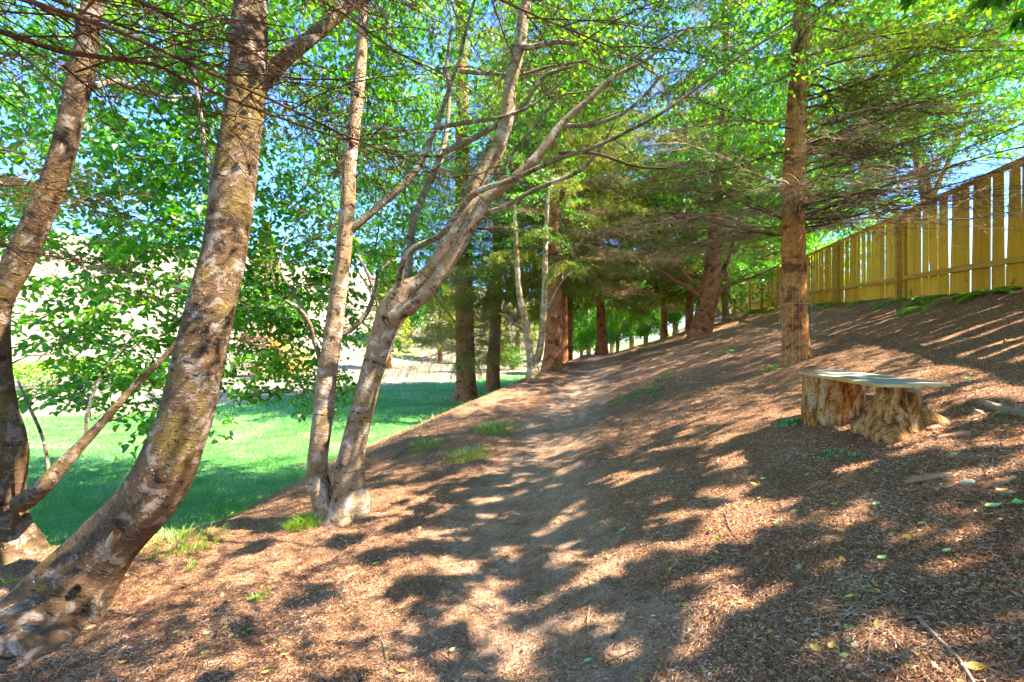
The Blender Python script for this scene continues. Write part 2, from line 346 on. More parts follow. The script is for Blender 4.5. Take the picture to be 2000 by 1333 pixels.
def leaf_geo(n, pos, d, up, L, W, fold=.25, curl=.15):
    """n folded pointed oval leaves; d = length direction, up = approximate normal"""
    d = d / (np.linalg.norm(d, axis=1, keepdims=True) + 1e-9); s = np.cross(d, up); s /= np.linalg.norm(s, axis=1, keepdims=True) + 1e-9; nn = np.cross(s, d)
    L = L[:, None]; W = W[:, None]
    b = pos; t = pos + d * L - nn * L * curl; m = pos + d * L * .5
    l1 = pos + d * L * .28 + s * W * .5 + nn * W * fold; l2 = pos + d * L * .68 + s * W * .42 + nn * W * fold - nn * L * curl * .4
    r1 = pos + d * L * .28 - s * W * .5 + nn * W * fold; r2 = pos + d * L * .68 - s * W * .42 + nn * W * fold - nn * L * curl * .4
    V = np.stack([b, l1, l2, t, r2, r1], 1).reshape(-1, 3); k = np.arange(n)[:, None] * 6
    return V, np.concatenate([k + [0, 1, 2, 3], k + [0, 3, 4, 5]])
def rnd_dirs(n): v = R.normal(size=(n, 3)); return v / np.linalg.norm(v, axis=1, keepdims=True)
def make_spray(leaf=.075, length=.85, subs=7, per=6):
    """template: twig polylines (N,K,3),(N,K) radii and leaves"""
    K = 5; t = np.linspace(0, 1, K)
    def line(p, d, L, sag):
        w = R.normal(size=3) * .06 * L
        return p + d * L * t[:, None] + np.array([0, 0, -1]) * sag * L * (t ** 2)[:, None] + np.outer(np.sin(t * 3), w)
    paths = [line(np.zeros(3), np.array([1, 0, 0.]), length, .25)]; rad = [np.linspace(.004, .0015, K)]
    for i in range(subs):
        f = .12 + .8 * i / subs; p = np.array([np.interp(f, t, paths[0][:, c]) for c in range(3)])
        a = (1 if i % 2 else -1) * R.uniform(.5, 1.1); d = np.array([math.cos(a), math.sin(a), R.uniform(-.25, .2)])
        paths.append(line(p, d, length * R.uniform(.35, .6) * (1.1 - f * .5), .3)); rad.append(np.linspace(.0022, .001, K))
    lp, ld = [], []
    for pa in paths:
        T = np.gradient(pa, axis=0)
        for j in range(per):
            f = (j + 1) / per * .97; p = np.array([np.interp(f, t, pa[:, c]) for c in range(3)]); tt = T[min(K - 1, int(f * K))]; tt = tt / np.linalg.norm(tt)
            sd = np.cross(tt, [0, 0, 1]) * (1 if j % 2 else -1); dd = tt * R.uniform(.2, .9) + sd * R.uniform(.5, 1) + np.array([0, 0, R.uniform(-.5, .15)])
            lp.append(p); ld.append(dd)
    return np.array(paths), np.array(rad), np.array(lp), np.array(ld), leaf
SPRAYS = [make_spray() for _ in range(6)]
def rotm(az, tilt, roll):
    ca, sa, ct, st, cr, sr = np.cos(az), np.sin(az), np.cos(tilt), np.sin(tilt), np.cos(roll), np.sin(roll)
    Rz = np.array([[ca, -sa, 0], [sa, ca, 0], [0, 0, 1]]); Ry = np.array([[ct, 0, st], [0, 1, 0], [-st, 0, ct]]); Rx = np.array([[1, 0, 0], [0, cr, -sr], [0, sr, cr]])
    return Rz @ Ry @ Rx
def ell_pts(c, r, n, shell=.35):
    d = rnd_dirs(n); rr = (shell + (1 - shell) * R.rand(n)) ** .6
    return np.asarray(c) + d * rr[:, None] * np.asarray(r)
def clump_pts(c, r, n, per=9, sg=.34):
    k = max(2, n // per); cc = ell_pts(c, r, k, .1); return cc[R.randint(k, size=n)] + R.normal(size=(n, 3)) * sg * np.array([1, 1, .5])
def box_pts(a, b, n): return np.asarray(a) + R.rand(n, 3) * (np.asarray(b) - np.asarray(a))
def crown(root, skel, pts, mat, leafscale=1.0, tips=True, dens=1.0, bright=(0, 1), sprayscale=1.0, keep=None, twigmat=None, nmax=2200):
    """skel (M,3) wood points, pts (N,3) where leaf sprays stand: each grows from the nearest wood already there"""
    nodes = np.zeros((len(skel) + len(pts) * 3, 3)); nodes[:len(skel)] = skel; m = len(skel)
    d0 = np.array([np.min(np.linalg.norm(skel - p, axis=1)) for p in pts]); order = np.argsort(d0)
    paths, rads = [], []; tips_d = {}
    t = np.linspace(0, 1, 7)
    for i in order:
        p = pts[i]; dv = p - nodes[:m]; dist = np.linalg.norm(dv, axis=1) + np.maximum(0, nodes[:m, 2] - p[2]) * .9
        k = int(np.argmin(dist)); a = nodes[k]; L = np.linalg.norm(p - a)
        if L < .05: tips_d[i] = R.normal(size=3); continue
        off = R.normal(size=3) * L * .09; off[2] += .12 * L
        pa = a + (p - a) * t[:, None] + np.outer(np.sin(t * np.pi), off) + R.normal(size=(7, 3)) * L * .012 * np.sin(t * np.pi)[:, None]
        paths.append(pa); rads.append(np.linspace(.004 + min(.022, .0055 * L), .003, 7))
        nodes[m] = pa[2]; nodes[m + 1] = pa[4]; nodes[m + 2] = p; m += 3
        tips_d[i] = (p - pa[4])
    A = Acc()
    if paths:
        v, q, uv, ix = tubes(np.array(paths), np.array(rads), 5); A.add(v, q, R.rand(len(paths))[ix], uv)
    LV = Acc(); tp, tr = [], []
    for i, p in enumerate(pts):
        paths_s, rad_s, lp, ld, leaf = SPRAYS[R.randint(len(SPRAYS))]
        d = tips_d.get(i, R.normal(size=3)); az = math.atan2(d[1], d[0]) + R.normal() * .5; M = rotm(az, R.normal() * .3 + .1, R.normal() * .35); s = R.uniform(.75, 1.25) * sprayscale
        tp.append(paths_s @ M.T * s + p); tr.append(rad_s * s)
        sel = R.rand(len(lp)) < dens; n = sel.sum()
        if n == 0: continue
        P = lp[sel] @ M.T * s + p + R.normal(size=(n, 3)) * .015; D = ld[sel] @ M.T + R.normal(size=(n, 3)) * .25
        up = np.array([0, 0, 1]) + R.normal(size=(n, 3)) * .5; L = leaf * leafscale * R.uniform(.6, 1.25, n)
        v, q = leaf_geo(n, P, D, up, L, L * R.uniform(.55, .75, n)); r0 = R.uniform(*bright); LV.add(v, q, np.repeat(np.clip(r0 * .5 + R.rand(n) * .5, 0, 1), 6))
    v, q, uv, ix = tubes(np.concatenate(tp), np.concatenate(tr), 3); A.add(v, q, R.rand(len(tp) * 8)[ix], uv)
    A.build('twigs', twigmat or M_TWIG, root); LV.build('crown', mat, root, smooth=False)

def to_root(o, root):    # keep world geometry, hang it on a root placed at the base
    o.parent = root; o.matrix_parent_inverse = Matrix.Translation(-Vector(root.location))
ROOTS = {}
def local_root(name, base, label, cat, group=None):
    r = empty(name, base); tag(r, label, cat, group); return r
def reparent(root):
    """children were built in world coordinates: shift them so that the empty stands at the base"""
    for o in list(root.children): o.matrix_parent_inverse = Matrix.Translation(-Vector(root.location))

# conifer branch library: along +X, up to 3 m, flat spray of side twigs
def conifer_branch(dead, droop, seed, n_side=34, needles=0, side_len=1.0, hang=0.0, nw=.0026, nl=(.018, .042), thick=1.0):
    R.seed(seed); K = 12; t = np.linspace(0, 1, K); L = 3.0
    wk = np.cumsum(R.normal(size=(K, 2)), 0) * .035; wk -= wk[0]; main = np.stack([L * t, .12 * np.sin(t * 4 + seed), -droop * L * t ** 1.7 + .10 * L * t + .03 * np.sin(t * 7 + seed)], 1); main[:, 1] += wk[:, 0]; main[:, 2] += wk[:, 1] * .7
    A = Acc(); v, q, uv, ix = tubes(main[None], np.linspace(.0135, .0025, K)[None], 6); A.add(v, q, 0, uv)
    paths, rads, ends = [], [], []
    KK = 6; tt = np.linspace(0, 1, KK)
    def at(f, pa=main): return np.array([np.interp(f, np.linspace(0, 1, len(pa)), pa[:, c]) for c in range(3)])
    for i in range(n_side):
        f = .1 + .9 * (i + R.rand() * .6) / n_side; p = at(f); sgn = 1 if i % 2 else -1
        a = sgn * R.uniform(.65, 1.25); d = np.array([math.cos(a), math.sin(a), R.normal() * .25 - hang * .5])
        ll = side_len * R.uniform(.35, 1.0) * (1.0 - .62 * f) * (1.1 if not dead else 1)
        pa = p + d * ll * tt[:, None] + np.outer(tt ** 2, [.25 * ll, 0, -(.18 + hang) * ll]) + np.outer(np.sin(tt * 5 + i), R.normal(size=3)) * .05 * ll
        paths.append(pa); rads.append(np.linspace(.0045, .0013, KK) * (.6 + .5 * ll))
        for j in range(int(9 * (1 if ll > .35 else .6))):
            g = .12 + .86 * R.rand(); p2 = at(g, pa); b = a + (1 if j % 2 else -1) * R.uniform(.5, 1.2)
            d2 = np.array([math.cos(b), math.sin(b), R.normal() * .35 - hang]); l2 = R.uniform(.08, .34) * (1.15 - g)*(1.5 if hang > .5 else 1)
            pb = p2 + d2 * l2 * tt[:, None] + np.outer(tt ** 2, [0, 0, -.3 * l2 * (1 + hang * 2)]) + R.normal(size=(KK, 3)) * .006
            paths.append(pb); rads.append(np.linspace(.0019, .0008, KK))
    paths = np.array(paths); v, q, uv, ix = tubes(paths, np.array(rads) * thick, 3); A.add(v, q, R.rand(len(paths))[ix] * .6, uv)
    if needles:
        N = len(paths); n = N * needles; ip = np.repeat(np.arange(N), needles); f = R.rand(n) ** .8 * (KK - 1.001); k = f.astype(int); u = (f - k)[:, None]
        p = paths[ip, k] * (1 - u) + paths[ip, k + 1] * u; T = paths[ip, k + 1] - paths[ip, k]; T /= np.linalg.norm(T, axis=1, keepdims=True)
        d = T * .7 + rnd_dirs(n) * .8; d /= np.linalg.norm(d, axis=1, keepdims=True); ln = R.uniform(*nl, n)[:, None]
        s = np.cross(d, rnd_dirs(n)); s /= np.linalg.norm(s, axis=1, keepdims=True) + 1e-9
        V = np.stack([p - s * nw, p + s * nw, p + d * ln], 1).reshape(-1, 3)
        return A, (V, np.arange(3 * n).reshape(-1, 3), np.repeat(np.clip(R.rand(N)[ip] * .55 + R.rand(n) * .45, 0, 1), 3))
    return A, None
def branch_template(nm, twig, needle_mat, **kw):
    A, nd = conifer_branch(**kw); v, f, r, uv = A.arrays(); f4 = f[0]
    if nd is None: o = mesh(v, f, twig, 'branch', attrs={'rnd': r}, uv=uv)
    else:
        V = np.vstack([v, nd[0]]); r = np.concatenate([r, nd[2]]); uv = np.vstack([uv, np.zeros((len(nd[0]), 2))])
        o = mesh(V, [f4, nd[1] + len(v)], [twig, needle_mat], 'branch', attrs={'rnd': r}, uv=uv, matidx=np.concatenate([np.zeros(len(f4), int), np.ones(len(nd[1]), int)]))
    me = o.data; bpy.data.objects.remove(o); return me
DEAD = [branch_template('d', M_TWIG_DEAD, M_NEEDLE_DEAD, dead=True, droop=.22 + .06 * i, seed=11 + i, needles=3, nw=.0016, n_side=40) for i in range(3)]
DARK = [branch_template('k', M_TWIG_DARK, M_NEEDLE_DEAD, dead=True, droop=.12 + .08 * i, seed=21 + i, n_side=46, side_len=1.15, needles=1, nw=.0012) for i in range(3)]
BROWN = [branch_template('b', M_TWIG_DEAD, M_NEEDLE_DEAD, dead=True, droop=.25, seed=31 + i, needles=14, n_side=40) for i in range(3)]
GREEN = [branch_template('g', M_TWIG_DARK, M_NEEDLE, dead=False, droop=.25 + .05 * i, seed=41 + i, needles=44, n_side=40) for i in range(3)]
HANG = [branch_template('h', M_TWIG_DARK, M_NEEDLE, dead=False, droop=.3, seed=51 + i, needles=44, n_side=38, hang=1.0) for i in range(2)]
FDEAD = [branch_template('x', M_TWIG_DEAD, M_NEEDLE_DEAD, dead=True, droop=.20 + .1 * i, seed=61 + i, needles=7, n_side=32, nw=.005, nl=(.03, .08), thick=2.0, side_len=1.1) for i in range(3)]
FGREEN = [branch_template('y', M_TWIG_DARK, M_NEEDLE, dead=False, droop=.25 + .08 * i, seed=71 + i, needles=22, n_side=34, nw=.0065, nl=(.04, .09), thick=1.8, side_len=1.2, hang=.5) for i in range(3)]
R.seed(99)
def put_branch(root, me, p, az, up, L, roll=0):
    o = bpy.data.objects.new('branch', me); COL.objects.link(o); o.parent = root
    o.location = Vector(p) - Vector(root.location); s = L / 3.0; o.scale = (s, s * random.uniform(.9, 1.15), s)
    o.rotation_euler = (roll, -up, az); return o
def conifer(name, label, stem, Ys, bark, kinds, flare=(.5, .25), sides=28, top_h=None, group=None, spiral=70, seed=0, zrange=(1.2, 9), Lr=(2.6, 1.6), az_pref=None, ridged=.05, cat='tree', stubs=14):
    """stem: photo polyline of the visible trunk, continued above to top_h"""
    pts, rad = px_stem(stem, Ys); b = pts[0]; gz = h1(b[0], b[1]); dz = gz - b[2]; pts[:, 2] += dz * np.linspace(1, 0, len(pts)) ** 2 if abs(dz) < .6 else 0
    base = np.array([pts[0][0], pts[0][1], gz])
    low = pts[0] - np.array([0, 0, .25]); 
    if top_h:
        d = pts[-1] - pts[-2]; d /= np.linalg.norm(d); n = 3
        ex = [pts[-1] + np.array([d[0] * .3, d[1] * .3, 1]) * (top_h - (pts[-1][2] - gz)) * k / n for k in (1, 2, 3)]
        pts = np.vstack([pts, ex]); rad = np.concatenate([rad, rad[-1] * np.array([.75, .45, .1])])
    pts = np.vstack([low, pts]); rad = np.concatenate([[rad[0] * 1.02], rad])
    root = local_root(name, base, label, cat, group)
    v, q, uv, P, r = stem_mesh(pts, rad, sides, .045, flare, seed, n=80, ridged=ridged)
    mesh(v - base, q, bark, 'trunk', root, uv=uv)
    random.seed(seed * 7 + 1); z0, z1 = zrange
    for k in range(spiral):
        f = (k + .5) / spiral; z = gz + z0 + (z1 - z0) * f; i = int(np.clip(np.searchsorted(P[:, 2], z), 1, len(P) - 1)); p = P[i]
        az = k * 2.399 + random.uniform(-.3, .3)
        if az_pref is not None and random.random() < az_pref[2]: az = az_pref[0] + random.uniform(-1, 1) * az_pref[1]
        L = (Lr[0] * (1 - f) + Lr[1] * f) * random.uniform(.7, 1.15)
        kk = kinds(f); me = random.choice(kk)
        put_branch(root, me, p, az, random.uniform(-.05, .3) + .15 * f, L, random.uniform(-.35, .35))
    # short dead stubs on the bark
    if stubs:
        A = Acc(); ps = []
        for k in range(stubs):
            z = gz + random.uniform(.8, 3.5); i = int(np.clip(np.searchsorted(P[:, 2], z), 1, len(P) - 1)); a = random.uniform(0, 6.28); d = np.array([math.cos(a), math.sin(a), random.uniform(-.2, .5)]); l = random.uniform(.1, .45) + r[i]
            t = np.linspace(0, 1, 5)[:, None]; ps.append(P[i] + d * l * t + np.array([0, 0, -.1]) * t ** 2)
        for pp in ps:
            v, q, uv, ix = tubes(pp[None], np.linspace(.009, .002, 5)[None], 4); mesh(v - base, q, M_TWIG_DEAD, 'dead_stub', root, attrs={'rnd': np.zeros(len(v))}, uv=uv)
    return root, P, r
# ------------------------------------------------------------------ broadleaf trees in front
def wood(root, name, pl, Ys, mat, sides=20, flare=None, seed=0, rough=.05, extend=None, n=None):
    pts, rad = px_stem(pl, Ys)
    if extend is not None:
        for e, rr in extend: pts = np.vstack([pts, pts[-1] + np.array(e)]); rad = np.append(rad, rr)
    v, q, uv, P, r = stem_mesh(pts, rad, sides, rough, flare, seed, n=n)
    mesh(v, q, mat, name, root, uv=uv); return P
# birch whose thick trunk leans in from the lower left
b2 = hit(120, 1180)
r2 = local_root('birch_tree', b2, 'thick brown birch with a curved trunk leaning in from the bottom left corner', 'tree')
Y2 = b2[1]
print('T2 base', b2)
s2 = [(40, 1640, 460), (48, 1440, 420), (62, 1330, 355), (88, 1240, 285), (138, 1150, 205), (205, 1068, 152), (300, 958, 134), (345, 862, 117), (372, 780, 108), (412, 600, 98), (437, 500, 88), (457, 350, 89), (475, 225, 80), (487, 100, 75), (492, -10, 62)]
W2 = [wood(r2, 'trunk', s2, [Y2 - .5, Y2 - .5, Y2 - .42, Y2 - .25, Y2 - .1, Y2, Y2, Y2, Y2 + .02, Y2 + .1, Y2 + .15, Y2 + .2, Y2 + .3, Y2 + .4, Y2 + .5], M_BIRCH_OLD, 48, (.22, .35), 3, .075, [((.05, .3, .9), .09), ((.1, .3, 1.0), .06), ((-.1, .2, 1.0), .03)], n=150)]
W2.append(wood(r2, 'limb', [(500, 175, 34), (560, 112, 33), (622, 62, 28), (705, -4, 24)], [3.85, 3.95, 4.1, 4.3], M_BIRCH_OLD, 14, None, 5, .05, [((.5, .5, .6), .03), ((.4, .5, .6), .015)]))
W2.append(wood(r2, 'limb', [(455, 400, 12), (410, 330, 9), (390, 210, 8), (370, 90, 6), (350, -20, 5)], [3.9, 4.1, 4.3, 4.4, 4.5], M_LIMB, 8, None, 6))
stub = wood(r2, 'broken_stub', [(215, 1062, 20), (222, 1050, 24), (228, 1040, 17)], [Y2 - .30, Y2 - .33, Y2 - .36], M_CUT, 8, None, 7)
# birch at the left edge
b1 = hit(15, 1130); Y1 = 4.25; b1 = np.array([P3(15, 1100, Y1)[0], Y1, h1(P3(15, 1100, Y1)[0], Y1)])
r1 = local_root('birch_tree', b1, 'birch at the left edge standing behind the thick leaning trunk', 'tree')
s1 = [(20, 1230, 330), (10, 1110, 210), (2, 1000, 105), (5, 880, 108), (0, 790, 70), (-2, 700, 52), (0, 600, 52), (32, 520, 62), (68, 440, 62), (108, 345, 56), (140, 230, 52), (165, 110, 50), (190, -10, 46)]
W1 = [wood(r1, 'trunk', s1, Y1, M_BIRCH_OLD, 36, (.35, .25), 12, .10, [((.15, .3, .9), .08), ((.0, .3, 1.2), .04)], n=130)]
W1.append(wood(r1, 'limb', [(40, 985, 52), (85, 950, 44), (125, 905, 36), (160, 868, 27), (205, 820, 20), (262, 755, 16), (335, 682, 12), (380, 620, 8)], [Y1 - .1, Y1 - .15, Y1 - .1, Y1, Y1 + .1, Y1 + .2, Y1 + .3, Y1 + .4], M_BIRCH_OLD, 16, None, 13, .04))
W1.append(wood(r1, 'limb', [(168, 862, 8), (172, 800, 8), (200, 730, 7), (232, 690, 5), (262, 655, 3)], [Y1 + .05, Y1 + .1, Y1 + .15, Y1 + .2, Y1 + .3], M_LIMB, 8, None, 14))
W1.append(wood(r1, 'limb', [(95, 925, 9), (85, 860, 8), (55, 790, 7), (35, 745, 5)], [Y1 - .1, Y1 - .1, Y1 - .15, Y1 - .1], M_LIMB, 8, None, 15))
W1.append(wood(r1, 'limb', [(180, 170, 15), (225, 160, 14), (265, 172, 12), (340, 190, 8), (420, 180, 5)], [Y1, Y1 + .2, Y1 + .3, Y1 + .5, Y1 + .8], M_LIMB, 8, None, 16))
W1.append(wood(r1, 'limb', [(0, 600, 20), (-60, 480, 18), (-120, 300, 14), (-160, 100, 10)], [Y1, Y1 + .3, Y1 + .8, Y1 + 1.2], M_LIMB, 8, None, 17))
# double-stemmed birch beside the path
b3 = hit(668, 1008); Y3 = b3[1]; print('T3 base', b3)
r3 = local_root('birch_tree', b3, 'grey birch with two stems rising from one foot beside the path', 'tree')
W3 = [wood(r3, 'trunk', [(652, 1030, 70), (640, 995, 50), (620, 927, 42), (626, 850, 41), (632, 805, 41), (638, 738, 40), (650, 660, 37), (661, 570, 34), (670, 500, 32), (679, 400, 30), (682, 325, 27), (694, 225, 26), (704, 125, 24), (712, -4, 19)], [Y3 - .02] * 4 + [Y3] * 10, M_BIRCH, 32, (.3, .22), 21, .085, [((.05, .1, 1.2), .045), ((0, .1, 1.3), .02)], n=130)]
W3.append(wood(r3, 'trunk', [(672, 1030, 92), (684, 985, 72), (684, 905, 52), (705, 815, 47), (725, 734, 46), (748, 655, 47), (768, 605, 56), (790, 572, 44), (830, 548, 36), (870, 490, 36), (905, 428, 36), (930, 360, 33), (970, 295, 31), (990, 235, 27), (997, 165, 25), (1015, 90, 24), (1030, -4, 20)], [Y3 - .05] * 3 + [Y3] * 14, M_BIRCH, 32, (.35, .25), 22, .09, [((.3, .1, 1.1), .04), ((.3, .1, 1.2), .02)], n=160))
def l3(pl, y0, y1, seed, mat=M_LIMB): W3.append(wood(r3, 'limb', pl, np.linspace(y0, y1, len(pl)), mat, 10, None, seed, .05))
l3([(768, 622, 34), (795, 603, 30), (830, 575, 29), (875, 515, 28), (920, 440, 26), (950, 390, 24), (1000, 352, 20), (1045, 310, 18), (1095, 245, 15), (1150, 195, 12), (1200, 150, 10), (1260, 118, 7), (1340, 60, 4)], Y3 - .1, Y3 - .5, 31, M_BIRCH)
l3([(778, 560, 15), (785, 520, 14), (805, 487, 12), (860, 460, 12), (900, 408, 11), (935, 374, 11), (1000, 352, 10), (1080, 315, 9), (1160, 288, 8), (1230, 255, 7), (1299, 217, 7), (1388, 153, 6), (1464, 98, 6), (1558, 42, 5), (1640, -10, 4)], Y3 - .15, Y3 - 1.6, 32)
l3([(948, 417, 11), (990, 402, 10), (1050, 368, 9), (1130, 335, 8), (1175, 285, 6), (1200, 240, 4)], Y3 - .1, Y3 - .4, 33)
l3([(795, 560, 16), (800, 500, 16), (806, 440, 15), (830, 375, 14), (860, 310, 13), (871, 260, 10), (877, 190, 8), (873, 120, 7), (885, 40, 5)], Y3 + .1, Y3 + .5, 34)
l3([(866, 298, 13), (900, 283, 13), (940, 262, 12), (1000, 225, 11), (1030, 195, 9), (1062, 150, 8), (1120, 130, 5)], Y3 + .25, Y3 - .1, 35)
l3([(680, 452, 18), (708, 431, 16), (750, 395, 14), (790, 360, 14), (820, 322, 12), (840, 275, 11), (855, 240, 9), (875, 180, 8), (897, 116, 7), (910, 60, 6), (930, -10, 5)], Y3, Y3 + .3, 36)
l3([(852, 250, 9), (890, 243, 9), (940, 235, 8), (985, 228, 7), (1040, 205, 6), (1100, 160, 4)], Y3 + .15, Y3 - .2, 37)
l3([(896, 140, 8), (925, 142, 8), (970, 145, 7), (1010, 148, 6), (1075, 130, 5), (1150, 118, 4)], Y3 + .2, Y3, 38)
l3([(968, 352, 7), (998, 305, 7), (1022, 272, 6), (1052, 238, 6), (1092, 190, 5), (1140, 180, 4), (1200, 165, 3)], Y3, Y3 - .2, 39)
l3([(660, 655, 15), (690, 640, 12), (716, 612, 11), (730, 577, 9), (738, 530, 6)], Y3 + .05, Y3 + .3, 40)
l3([(625, 700, 11), (612, 660, 10), (604, 632, 9), (585, 605, 9), (558, 588, 7)], Y3, Y3 - .3, 41)
l3([(606, 640, 7), (590, 600, 7), (565, 560, 5), (540, 520, 4)], Y3 - .05, Y3 + .3, 42)
l3([(925, 445, 5), (960, 450, 5), (1002, 463, 4)], Y3 - .15, Y3 - .3, 43, M_TWIG_DARK)
l3([(700, 500, 7), (720, 540, 6), (742, 612, 5), (748, 640, 4)], Y3 + .1, Y3 + .05, 44)
l3([(1000, 92, 12), (1040, 92, 11), (1085, 82, 10), (1130, 88, 6)], Y3, Y3 - .3, 45)
l3([(1090, 245, 9), (1150, 245, 8), (1210, 225, 7), (1250, 195, 6), (1290, 150, 5)], Y3 - .35, Y3 - .8, 46)
l3([(1092, 300, 7), (1160, 300, 6), (1240, 325, 5), (1300, 330, 4)], Y3 - .5, Y3 - .9, 47, M_TWIG_DARK)
# crowns of the three birches
S1 = np.concatenate([w_[::2] for w_ in W1]); S2 = np.concatenate([w_[::2] for w_ in W2]); S3 = np.concatenate([w_[::2] for w_ in W3])
def frustum(px0, px1, py0, py1, y0, y1, n):   # a block of crown that stands behind that part of the trunks
    Y = R.uniform(y0, y1, n); return np.stack([(R.uniform(px0, px1, n) - 1000) / F * Y, Y, CAMZ + (666.5 - R.uniform(py0, py1, n)) / F * Y], 1)
q1 = np.vstack([frustum(60, 400, 430, 790, 5.4, 7.5, 95), frustum(-250, 420, -150, 480, 5.6, 8.6, 370), frustum(-700, -250, -300, 500, 5, 7, 90), frustum(120, 330, 660, 840, 5.2, 6, 10)])
crown(r1, S1, q1, M_LEAF, 1.45, dens=.8, bright=(0, 1))
q2 = np.vstack([frustum(430, 620, 540, 780, 5.8, 8, 70), frustum(330, 760, -150, 560, 5.6, 9, 260), ell_pts((-1.8, 4.8, 6.6), (2.6, 2.4, 1.8), 60)])
crown(r2, S2, q2, M_LEAF, 1.35, dens=.85)
q3 = np.vstack([frustum(600, 1300, -150, 250, 6, 9, 190), frustum(600, 800, 200, 500, 6.3, 8, 40), ell_pts((1.0, 6.0, 7.4), (3.6, 2.6, 2.0), 100), frustum(1000, 1500, -250, 200, 5.2, 7.5, 120), frustum(620, 760, 560, 720, 6, 7.5, 14)])
q3 = np.vstack([q3, ell_pts((1.7, 2.1, 5.2), (2.5, 1.6, .4), 150, .02), ell_pts((2.6, 4.9, 6.3), (1.8, 1.1, .5), 40, .02)])  # overhead sprays added only to throw dappled shade on left foreground and trunks
crown(r3, S3, q3, M_LEAF_BRIGHT, .95, dens=.8)
crown(r3, S3, np.vstack([frustum(650, 1350, -60, 330, 5.2, 7.5, 190), frustum(560, 900, 250, 560, 5.6, 7.5, 50)]), M_LEAF_BRIGHT, .8, dens=.06, twigmat=M_TWIG)
for r_ in (r1, r2, r3): reparent(r_)

# ------------------------------------------------------------------ conifers along the path
low = lambda f: DEAD + BROWN + BROWN + HANG if f < .3 else (BROWN + GREEN + HANG + HANG if f < .5 else GREEN + HANG + HANG)
lowdead = lambda f: FDEAD + DEAD + FGREEN + FGREEN if f < .35 else FGREEN
def C(label, stem, bark, y=None, **kw):
    b = hit(stem[0][0], stem[0][1]); Y = y or b[1]
    print('conifer', label[:30], b, Y); return conifer('conifer_tree', label, stem, Y, bark, **kw)
g_row = None
C('red-barked conifer with a flared foot at the lawn edge left of the path', [(910, 783, 46), (910, 740, 38), (908, 650, 36), (906, 500, 33), (903, 330, 28), (902, 150, 24), (900, -10, 20)], M_RED, kinds=low, seed=3, flare=(.7, .22), spiral=100, zrange=(1.5, 10), top_h=11.5, Lr=(3.2, 2.2))
C('slimmer red-barked conifer second along the lawn edge', [(962, 760, 28), (964, 700, 25), (967, 640, 22), (971, 540, 20), (972, 400, 17), (972, 200, 14)], M_RED, kinds=low, seed=4, flare=(.6, .2), spiral=100, zrange=(1.6, 11), top_h=12, Lr=(3.2, 2.2))
C('broad dark red conifer third in the row left of the path', [(1076, 714, 38), (1080, 680, 34), (1083, 620, 31), (1083, 560, 28), (1082, 450, 23), (1080, 300, 17)], M_RED, y=16.5, kinds=lowdead, seed=5, flare=(.25, .3), spiral=100, zrange=(3.2, 13), top_h=14, Lr=(3.6, 2.6), stubs=20)
C('distant red conifer trunk just right of the broad one', [(1097, 700, 24), (1099, 650, 20), (1100, 560, 16), (1100, 400, 12)], M_RED, y=21, kinds=lowdead, seed=6, flare=(.3, .4), spiral=96, zrange=(2.8, 13), top_h=14, Lr=(4.0, 2.8), sides=16)
C('thin distant conifer partly hidden at the left side of the path crest', [(1112, 698, 13), (1113, 650, 11), (1113, 560, 9), (1112, 400, 8)], M_RED, y=23.5, kinds=lowdead, seed=7, flare=(.3, .3), spiral=80, zrange=(3.8, 12.5), top_h=13, Lr=(3.4, 2.2), sides=14)
C('conifer standing at the crest where the path disappears', [(1176, 690, 25), (1175, 650, 20), (1173, 600, 17), (1171, 500, 14), (1170, 400, 12)], M_RED, y=24.5, kinds=lowdead, seed=8, flare=(.4, .4), spiral=100, zrange=(2.5, 13), top_h=14, Lr=(4.6, 3.0), sides=16)
C('reddish conifer trunk behind the forked one on the bank', [(1346, 652, 15), (1346, 610, 14), (1348, 560, 12), (1350, 400, 9)], M_RED, y=24.5, kinds=lambda f: FDEAD if f < .3 else FGREEN + FDEAD, seed=9, flare=(.3, .3), spiral=100, zrange=(2.2, 13), top_h=14.5, Lr=(3.6, 2.4), sides=16)
C('short grey conifer trunk under a dark green skirt beyond the bank', [(1297, 662, 15), (1297, 630, 14), (1297, 590, 11), (1298, 500, 9)], M_FIR, y=27, kinds=lambda f: FGREEN, seed=10, flare=(.3, .3), spiral=100, zrange=(2.0, 10), top_h=12, Lr=(4.0, 2.4), sides=16)
T11, P11, _ = C('leaning purple-brown conifer on the bank with low upswept limbs', [(1366, 657, 46), (1376, 620, 41), (1385, 575, 40), (1391, 530, 34), (1397, 470, 29), (1402, 400, 25), (1410, 280, 20), (1416, 120, 15), (1420, -10, 12)], M_RED, kinds=lambda f: DARK + DEAD + FGREEN if f < .5 else DARK + FGREEN, seed=11, flare=(.22, .25), spiral=96, zrange=(3.0, 14), top_h=15, Lr=(4.0, 2.2))
Y11 = 16.2 if not len(P11) else float(P11[3][1])
for i, pl in enumerate([[(1372, 585, 14), (1358, 572, 11), (1335, 556, 10), (1305, 540, 8), (1270, 505, 6), (1240, 455, 4)], [(1376, 585, 12), (1362, 560, 11), (1342, 540, 9), (1314, 500, 7), (1290, 420, 5)],
                        [(1390, 582, 14), (1398, 560, 11), (1410, 535, 10), (1425, 500, 8), (1440, 440, 6), (1465, 360, 4)], [(1392, 588, 12), (1405, 570, 10), (1432, 553, 9), (1475, 540, 7), (1520, 520, 5)]]):
    P = wood(T11, 'limb', pl, np.linspace(Y11, Y11 - .6 * (i - 1.5), len(pl)), M_RED, 10, None, 60 + i)
for o in T11.children:
    if o.name.startswith('limb'): o.matrix_parent_inverse = Matrix.Translation(-Vector(T11.location))
